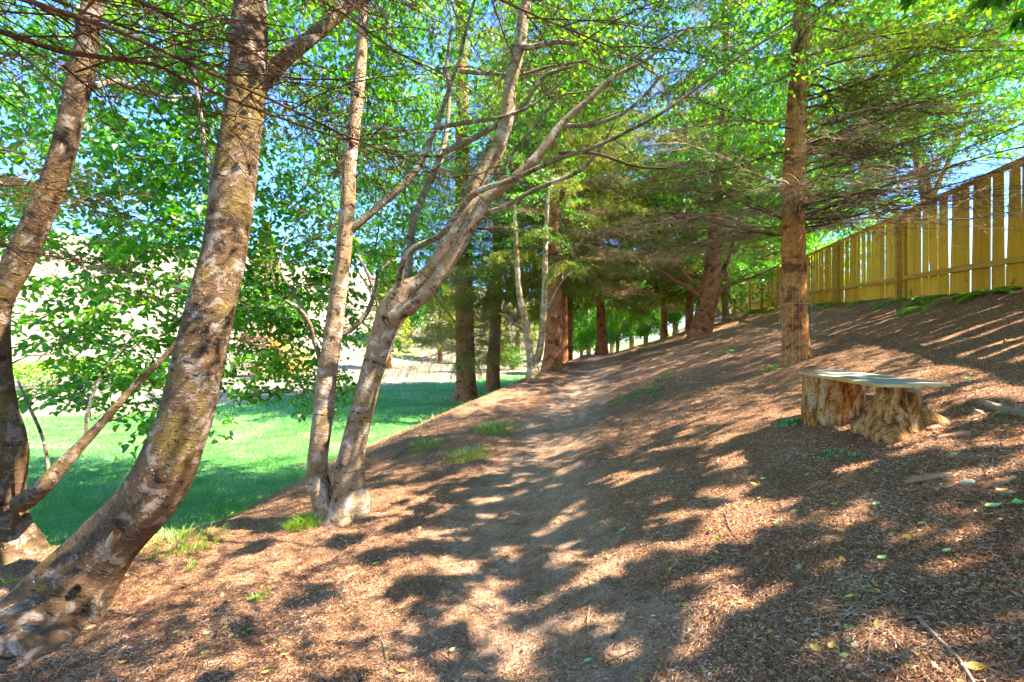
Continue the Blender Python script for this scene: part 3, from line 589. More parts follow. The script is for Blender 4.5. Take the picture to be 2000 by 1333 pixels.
# the near conifer right of the path with whorls of long dark branches
T14, P14, R14 = C('near straight orange-brown conifer above the bench, wrapped in wire mesh', [(1556, 708, 60), (1555, 680, 54), (1553, 640, 52), (1551, 560, 51), (1549, 450, 47), (1552, 300, 44), (1560, 150, 38), (1567, -10, 33)], M_FIR,
    kinds=lambda f: DARK + DEAD if f < .25 else (DARK + GREEN if f < .6 else GREEN), seed=14, flare=(.42, .2), spiral=64, zrange=(2.0, 9.5), top_h=11, Lr=(3.4, 2.6), sides=36, az_pref=(.1, .9, .45), ridged=.03, stubs=26)
random.seed(5)
for k in range(22):     # the dense whorl at the knot about 2.9 m up
    i = int(np.searchsorted(P14[:, 2], P3(1550, 450 - random.uniform(-35, 25), P14[3][1])[2])); put_branch(T14, random.choice(DARK + DEAD), P14[i], k * .286 + random.uniform(-.15, .15), random.uniform(.0, .35), random.uniform(2.2, 3.6), random.uniform(-.3, .3))
for k in range(12):     # long boughs reaching out over the fence
    i = int(np.searchsorted(P14[:, 2], P3(1550, 430 - k * 24, P14[3][1])[2])); put_branch(T14, random.choice(DARK + DARK + GREEN), P14[i], random.uniform(-.35, .75), random.uniform(.2, .42), random.uniform(3.6, 4.6), random.uniform(-.3, .3))
# double-stemmed thin tree between the conifers
Y6 = 14.0; b6 = P3(1041, 728, Y6); b6[2] = h1(b6[0], b6[1])
r6 = local_root('young_tree', b6, 'thin fork-stemmed tree between the conifers at the left of the path', 'tree')
W6 = [wood(r6, 'trunk', [(1040, 738, 22), (1038, 712, 17), (1032, 670, 15), (1025, 620, 14), (1014, 570, 11), (1008, 480, 9), (1003, 380, 6)], Y6, M_BIRCH, 14, (.3, .2), 71), wood(r6, 'trunk', [(1042, 738, 22), (1046, 712, 16), (1055, 680, 14), (1061, 620, 13), (1064, 560, 12), (1066, 460, 9), (1072, 360, 6)], Y6, M_BIRCH, 14, (.3, .2), 72),
      wood(r6, 'limb', [(1058, 640, 6), (1070, 600, 5), (1090, 560, 4), (1118, 530, 3)], Y6, M_LIMB, 6, None, 73), wood(r6, 'limb', [(1031, 660, 6), (1015, 640, 5), (992, 620, 4), (975, 612, 3)], Y6, M_LIMB, 6, None, 74)]
crown(r6, np.concatenate(W6), np.vstack([ell_pts(P3(1035, 380, Y6), (1.8, 1.6, 1.5), 50)]), M_LEAF, 1.0); reparent(r6)

# conifers whose trunks stand outside the picture and reach in from above
def offconifer(label, x, y, h, r, bark, kinds, seed, spiral, zr, Lr, az_pref=None, name='conifer_tree'):
    gz = h1(x, y); pts = np.array([[x, y, gz - .3], [x + .05, y, gz + h * .3], [x, y + .05, gz + h * .65], [x, y, gz + h]]); rad = np.array([r * 1.15, r, r * .6, .02])
    root = local_root(name, (x, y, gz), label, 'tree'); v, q, uv, P, rr = stem_mesh(pts, rad, 20, .04, (.3, .3), seed, n=40); mesh(v - np.array([x, y, gz]), q, bark, 'trunk', root, uv=uv)
    random.seed(seed)
    for k in range(spiral):
        f = (k + .5) / spiral; z = gz + zr[0] + (zr[1] - zr[0]) * f; i = int(np.clip(np.searchsorted(P[:, 2], z), 1, len(P) - 1)); az = k * 2.399
        if az_pref and random.random() < az_pref[2]: az = az_pref[0] + random.uniform(-1, 1) * az_pref[1]
        put_branch(root, random.choice(kinds(f)), P[i], az, random.uniform(0, .3), (Lr[0] * (1 - f) + Lr[1] * f) * random.uniform(.75, 1.1), random.uniform(-.4, .4))
    return root, P
near, PN = offconifer('near conifer whose bare dark twigs and cones hang across the top left', -2.3, .75, 8, .13, M_RED, lambda f: DARK if f < .55 else GREEN, 81, 38, (2.5, 5.8), (3.0, 2.4), (.85, .5, .88))
offconifer('conifer outside the left edge with a flat fan of dark twigs reaching across the birches', -5.6, 2.0, 8, .14, M_RED, lambda f: DARK if f < .5 else GREEN, 82, 24, (3.1, 6), (3.2, 2), (.35, .5, .85))
# cones hanging on the near twigs
for i, (px, py) in enumerate([(683, 163), (697, 176), (640, 205), (686, 275), (637, 243), (560, 200)]):
    p = P3(px, py, 3.1); n_, k_ = 9, 8; th = np.linspace(0, 2 * np.pi, k_, endpoint=False); V = []
    for a in range(n_):
        f = a / (n_ - 1); rr = .017 * math.sin(math.pi * (f * .9 + .06)) * (1.25 if a % 2 else .85)
        V += [[rr * math.cos(t + a * .4), rr * math.sin(t + a * .4), -.05 * f] for t in th]
    V = np.array(V); idx = np.arange(n_ * k_).reshape(n_, k_); j = (np.arange(k_) + 1) % k_
    q = np.stack([idx[:-1], idx[:-1][:, j], idx[1:][:, j], idx[1:]], -1).reshape(-1, 4)
    vt, qt, uvt, _ = tubes(np.array([[[0, 0, 0], [0.01, 0, .06], [.0, .01, .16]]]), .002, 3)
    mesh(np.vstack([V, vt]) + p - np.array(near.location), [np.vstack([q, qt + len(V)])], M_CONE, 'cone', near, attrs={'rnd': np.zeros(len(V) + len(vt))})

# ------------------------------------------------------------------ broadleaf trees beyond the fence, behind the bank and out of frame
def broadleaf(label, x, y, h, r, ells, mat, leafscale, sprayscale=1.3, lean=(0, 0), dens=1, name='broadleaf_tree', bark=M_BIRCH, group=None, cf=ell_pts):
    gz = h1(x, y); top = np.array([x + lean[0], y + lean[1], gz + h])
    pts = np.array([[x, y, gz - .3], [x + lean[0] * .15, y + lean[1] * .15, gz + h * .25], [x + lean[0] * .5, y + lean[1] * .5, gz + h * .6], top]); rad = np.array([r * 1.1, r, r * .6, .02])
    root = local_root(name, (x, y, gz), label, 'tree', group); v, q, uv, P, rr = stem_mesh(pts, rad, 16, .05, (.35, .3), int(x * 7 + y) % 50, n=40); mesh(v, q, bark, 'trunk', root, uv=uv)
    sk = [P[8:]]
    for k in range(7):
        i = int(12 + k * 3.4); a = k * 2.4 + x; L = h * .33; d = np.array([math.cos(a), math.sin(a), .7]); t = np.linspace(0, 1, 8)[:, None]
        pa = P[i] + d * L * t + np.array([0, 0, .15 * L]) * t ** 2; v, q, uv, pp, _ = stem_mesh(pa[[0, 2, 5, 7]], np.array([rr[i] * .5, rr[i] * .35, .02, .01]), 8, .05, None, k); mesh(v, q, bark, 'limb', root, uv=uv); sk.append(pp)
    crown(root, np.concatenate(sk), np.vstack([cf(c, rd, n) for c, rd, n in ells]), mat, leafscale, sprayscale=sprayscale, dens=dens); reparent(root); return root
broadleaf('leafy tree beyond the near end of the fence at the top right corner', 12.0, 7.5, 9, .18, [((8.2, 7.0, 7.8), (3.6, 3.6, 2.3), 230), ((11.5, 8, 9.8), (3.5, 3.5, 3.0), 230)], M_LEAF_BRIGHT, 1.35, 1.3, (-2.5, 0))
broadleaf('leafy tree beyond the middle of the fence above the third post', 14.5, 15.5, 11, .2, [((10.5, 14.5, 9.2), (4.4, 4.6, 3.4), 520), ((15, 16, 11.5), (4, 4, 3.6), 200)], M_LEAF_BRIGHT, 1.7, 1.4, (-2.5, 0))
broadleaf('leafy tree behind the leaning conifer on the bank', 11.2, 24, 13, .2, [((10.6, 23.5, 9.0), (5.0, 3.6, 5.2), 560)], M_LEAF_BRIGHT, 2.1, 1.6, (-.5, 0))
broadleaf('leafy tree beyond the far end of the fence', 20.5, 31, 12, .25, [((19.0, 31, 9.0), (6.5, 4, 5.5), 360)], M_LEAF_BRIGHT, 2.6, 1.8)
broadleaf('tall leafy tree behind the conifers left of centre', -2.15, 21, 13, .12, [((-2.5, 20, 8.6), (5.6, 3.2, 5.2), 380)], M_LEAF_BRIGHT, 2.0, 1.6)
broadleaf('added unseen leafy tree behind the viewpoint at right, crown shaped to dapple the foreground', 7.0, -3.2, 8, .16, [((4.0, -.2, 5.0), (2.6, 2.4, .8), 150), ((4.9, 2.5, 5.1), (2.2, 2.6, .5), 140), ((6.8, 1.5, 5.2), (1.7, 2.0, .5), 84)], M_LEAF, 1.5, .3, (-1, 1.5), cf=lambda c, r, n: ell_pts(c, r, n, .02))  # added out of view; thin low crown layers shaped to break up the sun
broadleaf('added unseen leafy tree behind the viewpoint, crown shaped to dapple the path', 1.2, -4.5, 8, .16, [((2.0, -.8, 4.8), (2.4, 2.2, .8), 120), ((4.4, 4.0, 5.9), (2.0, 1.5, .5), 70)], M_LEAF, 1.5, .3, (.5, 2), cf=lambda c, r, n: ell_pts(c, r, n, .02))  # also added out of view, its leaf layers placed to dapple the path

# far trees: three kinds, copied
def far_tree(nm, h, kind, seed):
    R.seed(seed); root = empty(nm); gz = 0
    pts = np.array([[0, 0, -.5], [0.1, 0, h * .3], [0, .1, h * .65], [0, 0, h * .95]]); v, q, uv, P, rr = stem_mesh(pts, np.array([.3, .24, .14, .03]), 10, .05, (.4, .4), seed, n=24); mesh(v, q, M_RED if kind == 'c' else M_BIRCH, 'trunk', root, uv=uv)
    A = Acc()
    if kind == 'c':
        n = 9000; f = R.rand(n) ** .75; a = R.rand(n) * 6.283; lay = np.sin(f * 60) * .12; rad = (1 - f) * h * .22 * (.25 + .75 * R.rand(n) ** .5) * (1 + .25 * np.sin(a * 5 + f * 30)) + .1
        p = np.stack([rad * np.cos(a), rad * np.sin(a), h * .14 + f * h * .88 - rad * .25 + lay], 1); d = np.stack([np.cos(a), np.sin(a), -.3 + 0 * a], 1) + R.normal(size=(n, 3)) * .3
        v, q = leaf_geo(n, p, d, np.array([0, 0, 1.]) + R.normal(size=(n, 3)) * .3, R.uniform(.25, .5, n), R.uniform(.05, .11, n))
    else:
        cl = np.concatenate([ell_pts((0, 0, h * .6), (h * .27, h * .27, h * .36), 60, .5)]); n = 11000; c = cl[R.randint(60, size=n)]; p = c + R.normal(size=(n, 3)) * h * .05
        v, q = leaf_geo(n, p, rnd_dirs(n), np.array([0, 0, 1.]) + R.normal(size=(n, 3)) * .5, R.uniform(.14, .30, n), R.uniform(.10, .2, n))
    rr_ = np.repeat(np.clip(R.rand(n) * .6 + .4 * vnoise(p[:, 0] * 1.5 + 9, p[:, 2] * 1.5 + 9), 0, 1), 6)
    A.add(v, q, rr_); A.build('crown', {'c': M_NEEDLE, 'b': M_LEAF_BRIGHT, 'd': M_LEAF}[kind], root, smooth=False); return root
FT = {k: far_tree('distant_tree', h, k, s) for k, h, s in (('b', 9, 1), ('c', 12, 2), ('d', 9, 3))}
used = set()
def place_far(kind, px, Y, scale, label, x=None):
    src = FT[kind]; X = (px - 1000) / F * Y
    if kind in used:
        r = src.copy(); COL.objects.link(r)
        for ch in src.children: c = ch.copy(); COL.objects.link(c); c.parent = r
    else: r = src; used.add(kind)
    r.location = (X, Y, h1(X, Y) - .1); r.scale = (scale,) * 3; r.rotation_euler = (0, 0, random.uniform(0, 6.28)); tag(r, label, 'tree', 'distant trees beyond the conifers')
far = [('b', 1150, 36, .75, 'bright green tree seen low behind the path crest'), ('b', 1235, 40, .8, 'bright green tree beyond the bank left of the grey conifer trunk'), ('d', 1320, 44, 1.0, 'dark green tree between the grey and reddish trunks'),
       ('c', 1262, 48, .9, 'dark distant conifer behind the dark green skirt'), ('b', 1405, 44, .9, 'green tree at the far end of the fence'), ('b', 1205, 33, .5, 'small bright tree directly right of the crest conifer'), ('b', 1262, 35, .45, 'low bright tree between the crest conifer and the grey trunk'), ('d', 1135, 46, .7, 'green tree in the gap left of the crest conifer'), ('b', 1320, 36, .5, 'bright low tree just left of the reddish trunk'), ('c', 900, 70, 1.3, 'tall distant conifer straight behind the flared red trunk'), ('d', 1195, 60, 1.3, 'tall green tree farthest along the path line'), ('b', 1090, 58, 1.2, 'tall bright tree behind the broad dark red trunk'),
       ('c', 1010, 52, 1.0, 'distant conifer behind the fork-stemmed tree'), ('c', 960, 38, .62, 'small conifer on the lawn behind the slim red trunk'), ('c', 860, 56, 1.0, 'distant conifer on the hill foot left of the flared red trunk'), ('d', 800, 64, 1.2, 'round dark tree on the hill foot behind the double birch'),
       ('c', 760, 44, .95, 'distant conifer behind the double birch stems'), ('b', 560, 52, .8, 'light green tree across the field between the birches'), ('c', 520, 60, 1.1, 'tall conifer across the field between the birches'), ('d', 430, 66, 1.0, 'round tree on the hillside left of the thick trunk'),
       ('b', 230, 62, .6, 'small bright tree on the pale hillside'), ('d', 60, 74, .8, 'dark tree on the hillside behind the left edge birch'), ('b', 1530, 52, 1.2, 'tall green tree beyond the fence behind the wire-wrapped trunk'), ('d', 1470, 64, 1.5, 'tall dark tree beyond the far fence end'), ('c', 1350, 62, 1.3, 'tall conifer behind the leaning conifer')]
random.seed(3)
for kd, px, Y, s_, lab in far: place_far(kd, px, Y, s_, lab)

# low shrubs and tall dry grass on the field
def shrub(label, px, py, w_, h_, mat, n=2600, name='shrub'):
    b = hit(px, py); root = local_root(name, b, label, 'shrub'); A = Acc(); ps = []
    for k in range(14):
        d = np.array([R.normal() * .5, R.normal() * .5, 1]); t = np.linspace(0, 1, 5)[:, None]; ps.append(d * h_ * .8 * t * R.uniform(.6, 1))
    v, q, uv, ix = tubes(np.array(ps), np.linspace(.03, .006, 5)[None].repeat(14, 0), 4); mesh(v, q, M_TWIG, 'stems', root, attrs={'rnd': np.zeros(len(v))}, uv=uv)
    c = ell_pts((0, 0, h_ * .55), (w_ / 2, w_ / 2, h_ * .5), 26, .3); p = c[R.randint(26, size=n)] + R.normal(size=(n, 3)) * [w_ * .09, w_ * .09, h_ * .1]; p[:, 2] = np.maximum(p[:, 2], .05)
    v, q = leaf_geo(n, p, rnd_dirs(n) + [0, 0, .3], np.array([0, 0, 1.]) + R.normal(size=(n, 3)) * .6, R.uniform(.1, .22, n), R.uniform(.06, .13, n)); A.add(v, q, np.repeat(R.rand(n), 6)); A.build('foliage', mat, root, smooth=False)
shrub('low yellow-green shrub on the pale field at far left', 105, 758, 4.5, 1.6, M_TUFT); shrub('yellow-green shrub on the field just left of the thick trunk', 290, 752, 4, 1.3, M_TUFT)
shrub('russet shrub at the far edge of the field between the birches', 505, 735, 3.2, 3.4, M_LITTERLEAF); shrub('dull orange shrub beside the russet one across the field', 560, 738, 3.4, 2.6, M_YELLOWLEAF); shrub('dark green bush behind the slim red trunk', 1000, 722, 4, 2.0, M_LEAF)

# ------------------------------------------------------------------ fence
def box(A, c, s, rot=None, r=0, jit=0):
    v = np.array([[x, y, z] for x in (-.5, .5) for y in (-.5, .5) for z in (-.5, .5)]) * np.asarray(s)
    if jit: v = v + R.normal(size=v.shape) * jit
    if rot is not None: v = v @ np.asarray(rot).T
    A.add(v + np.asarray(c), np.array([[0, 1, 3, 2], [4, 6, 7, 5], [0, 4, 5, 1], [2, 3, 7, 6], [0, 2, 6, 4], [1, 5, 7, 3]]), r)
R.seed(17)
fd = np.array([.35, 1, 0]); fd /= np.linalg.norm(fd); fn = np.array([-fd[1], fd[0], 0.])  # fn points to the path
fr = tag(empty('wooden_fence', (7.3, 6.6, 2.3)), 'long weathered yellow board fence with light through its gaps along the top of the bank', 'fence')
rotf = np.stack([fd, fn, [0, 0, 1]], 1); HT = 1.80; LEN = 47
post_s = [-6.4, -2.2, 3.5, 7.7, 11.6, 15.6, 19.8, 24, 28, 32, 36, 40, 44]
def fp(s, off=0, z=0): 
    p = np.array([7.3, 6.6, 0]) + fd * s + fn * off; return np.array([p[0], p[1], float(fence_z(p[1])) + z])
def fbase(s): p = fp(s); return p[2]
bays = list(zip(post_s[:-1], post_s[1:]))
slope = math.atan(.055 * fd[1]); 
for bi, (a, b) in enumerate(bays):
    A = Acc(); s = a; tiltrun = 0
    while s < b:
        wd = R.uniform(.20, .27); near = R.rand(); gap = R.choice([.008, .03, .06, .10, .14], p=[.25, .17, .2, .2, .18]); 
        gb = R.uniform(.0, .3) * gap
        p = fp(s + wd / 2, -.02 + R.uniform(-.006, .006)); t = .012; zt = HT + R.uniform(-.02, .015); z0 = -.14
        # tapering board: full width at the foot, a little narrower and warped toward the top
        w0 = wd + gap - gb - .004; w1 = wd; dx = R.normal() * .006
        zs = [z0, .36, .37, 1.0, zt]; ws = [wd + gap - .003, wd + gap - .003, w0, (w0 + w1) / 2, w1]
        V = []
        for zz, ww in zip(zs, ws):
            cx = dx * zz; V += [[-ww / 2 + cx, -t / 2, zz], [ww / 2 + cx, -t / 2, zz], [ww / 2 + cx, t / 2, zz], [-ww / 2 + cx, t / 2, zz]]
        V = np.array(V); idx = np.arange(20).reshape(5, 4); j = [1, 2, 3, 0]
        q = np.concatenate([np.stack([idx[:-1], idx[:-1][:, j], idx[1:][:, j], idx[1:]], -1).reshape(-1, 4), idx[-1:][:, ::1], idx[:1][:, ::-1]])
        A.add(V @ rotf.T + p, q, R.rand()); s += wd + gap
    A.build('board_panel', M_FENCE, fr, smooth=False, loc=fr.location)
    for zc, hh in ((.42, .09), (HT + .035, .05)):
        A = Acc(); pa, pb = fp(a, .038 if zc < 1 else -.005), fp(b - .005, .038 if zc < 1 else -.005); c = (pa + pb) / 2; c[2] = (pa[2] + pb[2]) / 2 + zc
        L = np.linalg.norm(pb - pa); ca, sa = math.cos(slope), math.sin(slope); tilt = np.array([[ca, 0, -sa], [0, 1, 0], [sa, 0, ca]])
        box(A, c, (L, .075 if zc < 1 else .13, hh), rotf @ tilt, .2); o = A.build('rail' if zc < 1 else 'cap_rail', M_RAIL, fr, smooth=False, loc=fr.location)
    A = Acc(); p = fp(a, .125); box(A, p + [0, 0, HT / 2 - .12], (.11, .095, HT + .2), rotf, .7, .002); A.build('post', M_RAIL, fr, smooth=False, loc=fr.location)

# ------------------------------------------------------------------ stump bench
def stump(label, px, py, wpx, top_z, seed, flare, Y=None, lean=(0, 0), lobes=.12, split=False, roots=3):
    b = hit(px, py); b = b if Y is None else np.array([(px - 1000) / F * Y, Y, h1((px - 1000) / F * Y, Y)])
    r = wpx * b[1] / F / 2; hgt = top_z - b[2]; n, S = 26, 72; th = np.arange(S) / S * 2 * np.pi; V = []; LL = np.linspace(-.14, hgt, n)
    root = local_root('tree_stump', b, label, 'stump')
    for k, z in enumerate(LL):
        f = max(z, 0) / hgt; g = flare * math.exp(-max(z, 0) / (hgt * .34)); lob = lobes * (np.sin(th * 3 + seed) + .6 * np.sin(th * 5 + seed * 2 + f)) + .015 * np.sin(th * 11 + seed)
        rootl = g * (1 + 1.0 * np.maximum(np.sin(th * roots + seed * 1.7), -.4))
        rr = r * (1 + lob * (.6 + .6 * (1 - f)) + rootl + .14 * fbm(np.cos(th) * 2 + seed, np.sin(th) * 2 + z * 5, 4, seed) + .03 * fbm(np.cos(th) * 9, np.sin(th) * 9 + z * 18, 3, seed + 3))
        if split: rr = rr * (1 - .62 * np.exp(-((th - 4.45) / .10) ** 2) * sstep(.35, .65, f))
        zz = np.full(S, z) + (0 if k < n - 1 else 1) * 0
        if split: zz = np.where((th > 4.5) & (th < 5.6), np.minimum(zz, hgt * .83), zz)
        V.append(np.stack([rr * np.cos(th) + lean[0] * f, rr * np.sin(th) + lean[1] * f, zz], 1))
    V = np.concatenate(V); idx = np.arange(n * S).reshape(n, S); j = (np.arange(S) + 1) % S
    q = np.stack([idx[:-1], idx[:-1][:, j], idx[1:][:, j], idx[1:]], -1).reshape(-1, 4)
    mesh(V, q, M_STUMP, 'bark', root, uv=np.stack([np.tile(th * r, n), np.repeat(LL, S)], 1))
    top = V[-S:]; c = top.mean(0) + [0, 0, .0]; V2 = np.vstack([top * [1, 1, 1], c]); mesh(V2, np.stack([np.arange(S), j, np.full(S, S)], 1), M_CUT, 'cut_top', root, attrs={'rnd': np.zeros(S + 1)}, smooth=False)
    print('stump', b, 'r', r, 'h', hgt); return root, b, r
TOPZ = 1.25
st1, sb1, sr1 = stump('straight-sided stump under the far end of the plank seat', 1622, 815, 94, TOPZ, 2, .05, lobes=.07, Y=4.08)
st2, sb2, sr2 = stump('flared split stump with spreading roots under the near end of the plank seat', 1745, 850, 64, TOPZ - .004, 5, .75, lobes=.08, split=True, Y=3.42, lean=(.03, 0))
# smaller side stem grown against the far stump
A = Acc(); sp, srd = px_stem([(1672, 815, 42), (1674, 780, 34), (1677, 742, 30)], 4.15); v, q, uv, P, r = stem_mesh(sp, srd, 20, .08, (.2, .1), 4, n=16); mesh(v - sb1, q, M_STUMP, 'side_stem', st1, uv=uv)
# hollow root bump and loose bark strip beside the near stump
v, q, uv, P, r = stem_mesh(np.array([[.12, -.06, .16], [.22, -.10, .07], [.31, -.13, -.02], [.38, -.14, -.10]]), np.array([.05, .07, .075, .05]), 16, .12, None, 8, n=14); mesh(v, q, M_STUMP, 'root', st2, uv=uv)
#v, q, uv, P, r = stem_mesh(np.array([[-.22, -.05, -.05], [-.235, -.06, .08], [-.22, -.04, .17], [-.26, -.03, .2]]), np.array([.025, .022, .02, .01]), 8, .2, None, 9, n=12); mesh(v, q, M_CHIP, 'bark_strip', st2, uv=uv)
def plank(label, p0, p1, wd, th, mat_edge=M_PLANKEDGE, cut=0, zt=TOPZ):
    p0 = np.array([*p0, 0.]); p1 = np.array([*p1, 0.]); c = (p0 + p1) / 2; L = np.linalg.norm(p1 - p0); d = (p1 - p0) / L; az = math.atan2(d[1], d[0]) - math.pi / 2
    root = tag(empty('bench_plank', (c[0], c[1], zt), az), label, 'plank')
    n = 30; ys = np.linspace(-L / 2, L / 2, n); xs = np.linspace(-wd / 2, wd / 2, 9); X, Yv = np.meshgrid(xs, ys)
    skew = cut * (X / wd) * (np.abs(Yv) > L / 2 - 1e-6) * np.sign(-Yv); Z = th + .003 * fbm(X * 9, Yv * 5, 3, 7)
    V = np.stack([X, Yv + skew, Z], -1).reshape(-1, 3); idx = np.arange(n * 9).reshape(n, 9); q = np.stack([idx[:-1, :-1], idx[:-1, 1:], idx[1:, 1:], idx[1:, :-1]], -1).reshape(-1, 4)
    mesh(V, q, M_PLANK, 'top_face', root, attrs={'rnd': np.zeros(len(V))}, smooth=False)
    rim = np.concatenate([idx[0], idx[1:, -1], idx[-1, -2::-1], idx[-2:0:-1, 0]]); A_ = V[rim]; B_ = A_.copy(); B_[:, 2] = 0.002; B_[:, :2] *= .997; m = len(rim); j = (np.arange(m) + 1) % m
    VV = np.vstack([A_, B_]); q = np.stack([np.arange(m), np.arange(m) + m, j + m, j], 1); o = mesh(VV, [q, (np.arange(m)[None] + m)], mat_edge, 'edge', root, attrs={'rnd': np.zeros(len(VV))}, smooth=False)
    return root
plank('weathered grey plank forming the front of the stump bench seat', (2.47, 2.95), (2.72, 4.15), .26, .024, cut=.0)
plank('paler second plank at the back of the stump bench seat, jutting past the near stump', (2.735, 3.02), (3.02, 4.40), .24, .024, zt=TOPZ + .001)
# wire mesh round the near conifer
wr = tag(empty('wire_mesh_guard', T14.location), 'thin galvanised wire mesh cylinder around the near conifer trunk', 'guard')
ps = []; b14 = np.array(T14.location); rw = .235
for k in range(16): a = k / 16 * 6.283; ps.append([[rw * math.cos(a), rw * math.sin(a), z] for z in np.linspace(-.12, 1.32, 25)])
Av = Acc(); v, q, uv, ix = tubes(np.array(ps), .001, 4); Av.add(v, q)
ps = [[[rw * math.cos(a), rw * math.sin(a), z] for a in np.linspace(0, 6.283, 25)] for z in np.linspace(-.02, 1.32, 10)]; v, q, uv, ix = tubes(np.array(ps), .001, 4); Av.add(v, q)
Av.build('mesh_panel', M_WIRE, wr)

# ------------------------------------------------------------------ litter, grass, plants
R.seed(23)
def scatter(n, ymin, ymax, test=None, xmul=1.35, p=1.6):
    """points on the ground, denser near the viewpoint where single pieces can be told apart"""
    u = R.rand(n); Y = (ymin ** (1 - p) + u * (ymax ** (1 - p) - ymin ** (1 - p))) ** (1 / (1 - p)) if p != 1 else ymin * (ymax / ymin) ** u
    X = R.uniform(-xmul, xmul, n) * (Y + .6)
    if test is not None: k = test(X, Y); X, Y = X[k], Y[k]
    return X, Y
def onbank(X, Y): _, b = base_h(X, Y); return (b + R.normal(size=len(X)) * .12 > .45) & (X < fence_x(Y) - .05)
def gnorm(X, Y, e=.06): 
    dx = (H(X + e, Y) - H(X - e, Y)) / 2 / e; dy = (H(X, Y + e) - H(X, Y - e)) / 2 / e; n = np.stack([-dx, -dy, np.ones_like(dx)], 1); return n / np.linalg.norm(n, axis=1, keepdims=True)
def lit(X, Y): return np.stack([X, Y, H(X, Y)], 1)
# needles
X, Y = scatter(480000, 1.0, 14, onbank, 1.3, 1.9); pth = masks(X, Y)[0]; k = R.rand(len(X)) > pth * .35; k &= vnoise(X * 2.2, Y * 2.2, 8) * .6 + vnoise(X * 7, Y * 7, 18) * .5 + R.rand(len(X)) * .6 > .5; X, Y = X[k], Y[k]; n = len(X); N = gnorm(X, Y); p = lit(X, Y) + N * R.uniform(.001, .010, n)[:, None]
sc_ = np.maximum(1, Y / 3.5)[:, None]; a = rnd_dirs(n); a -= N * (a * N).sum(1, keepdims=True) * .88; a /= np.linalg.norm(a, axis=1, keepdims=True); s = np.cross(a, N); L = R.uniform(.010, .026, n)[:, None] * sc_ ** .6; W = .0008 * sc_
m_ = p + N * R.uniform(0, .004, n)[:, None]
V = np.stack([p - a * L / 2 - s * W, p - a * L / 2 + s * W, p + a * L / 2 + s * W * .6 + N * R.uniform(-.004, .012, n)[:, None], p + a * L / 2 - s * W * .6 + N * .004], 1).reshape(-1, 3)
o = mesh(V, np.arange(4 * n).reshape(-1, 4), M_LITTERNEEDLE, 'needle_litter', attrs={'rnd': np.repeat(np.clip(R.rand(n) ** 1.3 * .75 + .3 * vnoise(X * 4, Y * 4, 4), 0, 1), 4)}, smooth=False); tag(o, 'brown conifer needles carpeting the bank', kind='stuff')
def leaves_on(X, Y, L, mat, nm, rmin=0, rmax=1, lift=.006, name=None):
    n = len(X); N = gnorm(X, Y); d = rnd_dirs(n); d -= N * (d * N).sum(1, keepdims=True) * .8; up = N + R.normal(size=(n, 3)) * .35
    v, q = leaf_geo(n, lit(X, Y) + N * R.uniform(.2, 1, n)[:, None] * lift, d, up, L, L * R.uniform(.35, .6, n), .3 * R.uniform(-.5, 1.3), .28)
    return mesh(v, q, mat, nm, attrs={'rnd': np.repeat(R.uniform(rmin, rmax, n), 6)}, smooth=False)
X, Y = scatter(11000, 1.1, 26, onbank, 1.3, 1.5); k = (vnoise(X * 1.1 + 3, Y * 1.1, 3) + R.rand(len(X)) * .8 > .62) & (R.rand(len(X)) > masks(X, Y)[0] * .7); X, Y = X[k], Y[k]
tag(leaves_on(X, Y, R.uniform(.012, .036, len(X)) * np.maximum(1, Y / 6), M_LITTERLEAF, 'fallen_leaves', .0, .93, .014), 'small curled brown and orange leaves strewn over the bank', kind='stuff')
X, Y = scatter(900, 1.1, 16, onbank, 1.3, 1.3); k = vnoise(X * 1.4, Y * 1.4, 31) + R.rand(len(X)) * .6 > .6; X, Y = X[k], Y[k]
tag(leaves_on(X, Y, R.uniform(.03, .055, len(X)) * np.maximum(1, Y / 8), M_YELLOWLEAF, 'yellow_leaves', 0, 1, .016), 'small yellow and ochre leaves sprinkled over the needles', kind='stuff')
# rough chips and bark dust on the shoulder by the lawn: longer strips
X, Y = scatter(9000, 2.2, 14, lambda x, y: onbank(x, y) & (x < path_x(y) - .9), 1.3, 1.4); n = len(X); N = gnorm(X, Y); d = rnd_dirs(n); d -= N * (d * N).sum(1, keepdims=True) * .95
v, q = leaf_geo(n, lit(X, Y) + N * .006, d, N + R.normal(size=(n, 3)) * .3, R.uniform(.025, .09, n), R.uniform(.004, .010, n), .3, .1); tag(mesh(v, q, M_LITTERLEAF, 'bark_debris', attrs={'rnd': np.repeat(R.rand(n), 6)}, smooth=False), 'bark shreds and twig bits on the shoulder above the lawn', kind='stuff')
# twigs lying about
X, Y = scatter(900, 1.4, 16, onbank, 1.3, 1.5); n = len(X); N = gnorm(X, Y); d = rnd_dirs(n); d -= N * (d * N).sum(1, keepdims=True); d /= np.linalg.norm(d, axis=1, keepdims=True); t = np.linspace(-.5, .5, 5)
L = R.uniform(.1, .5, n); q0 = lit(X, Y)[:, None] + d[:, None] * (t[None] * L[:, None])[..., None] + np.cross(d, N)[:, None] * (np.sin(t * 3 + 1)[None] * L[:, None] * R.normal(size=n)[:, None] * .07)[..., None]
q0[..., 2] = H(q0[..., 0], q0[..., 1]) + .007; v, q, uv, ix = tubes(q0, (R.uniform(.0015, .0045, n)[:, None] * np.linspace(1, .5, 5)[None]), 4); tag(mesh(v, q, M_TWIG_DEAD, 'twig_litter', attrs={'rnd': R.rand(n)[ix]}, uv=uv), 'thin dead twigs scattered on the ground', kind='stuff')
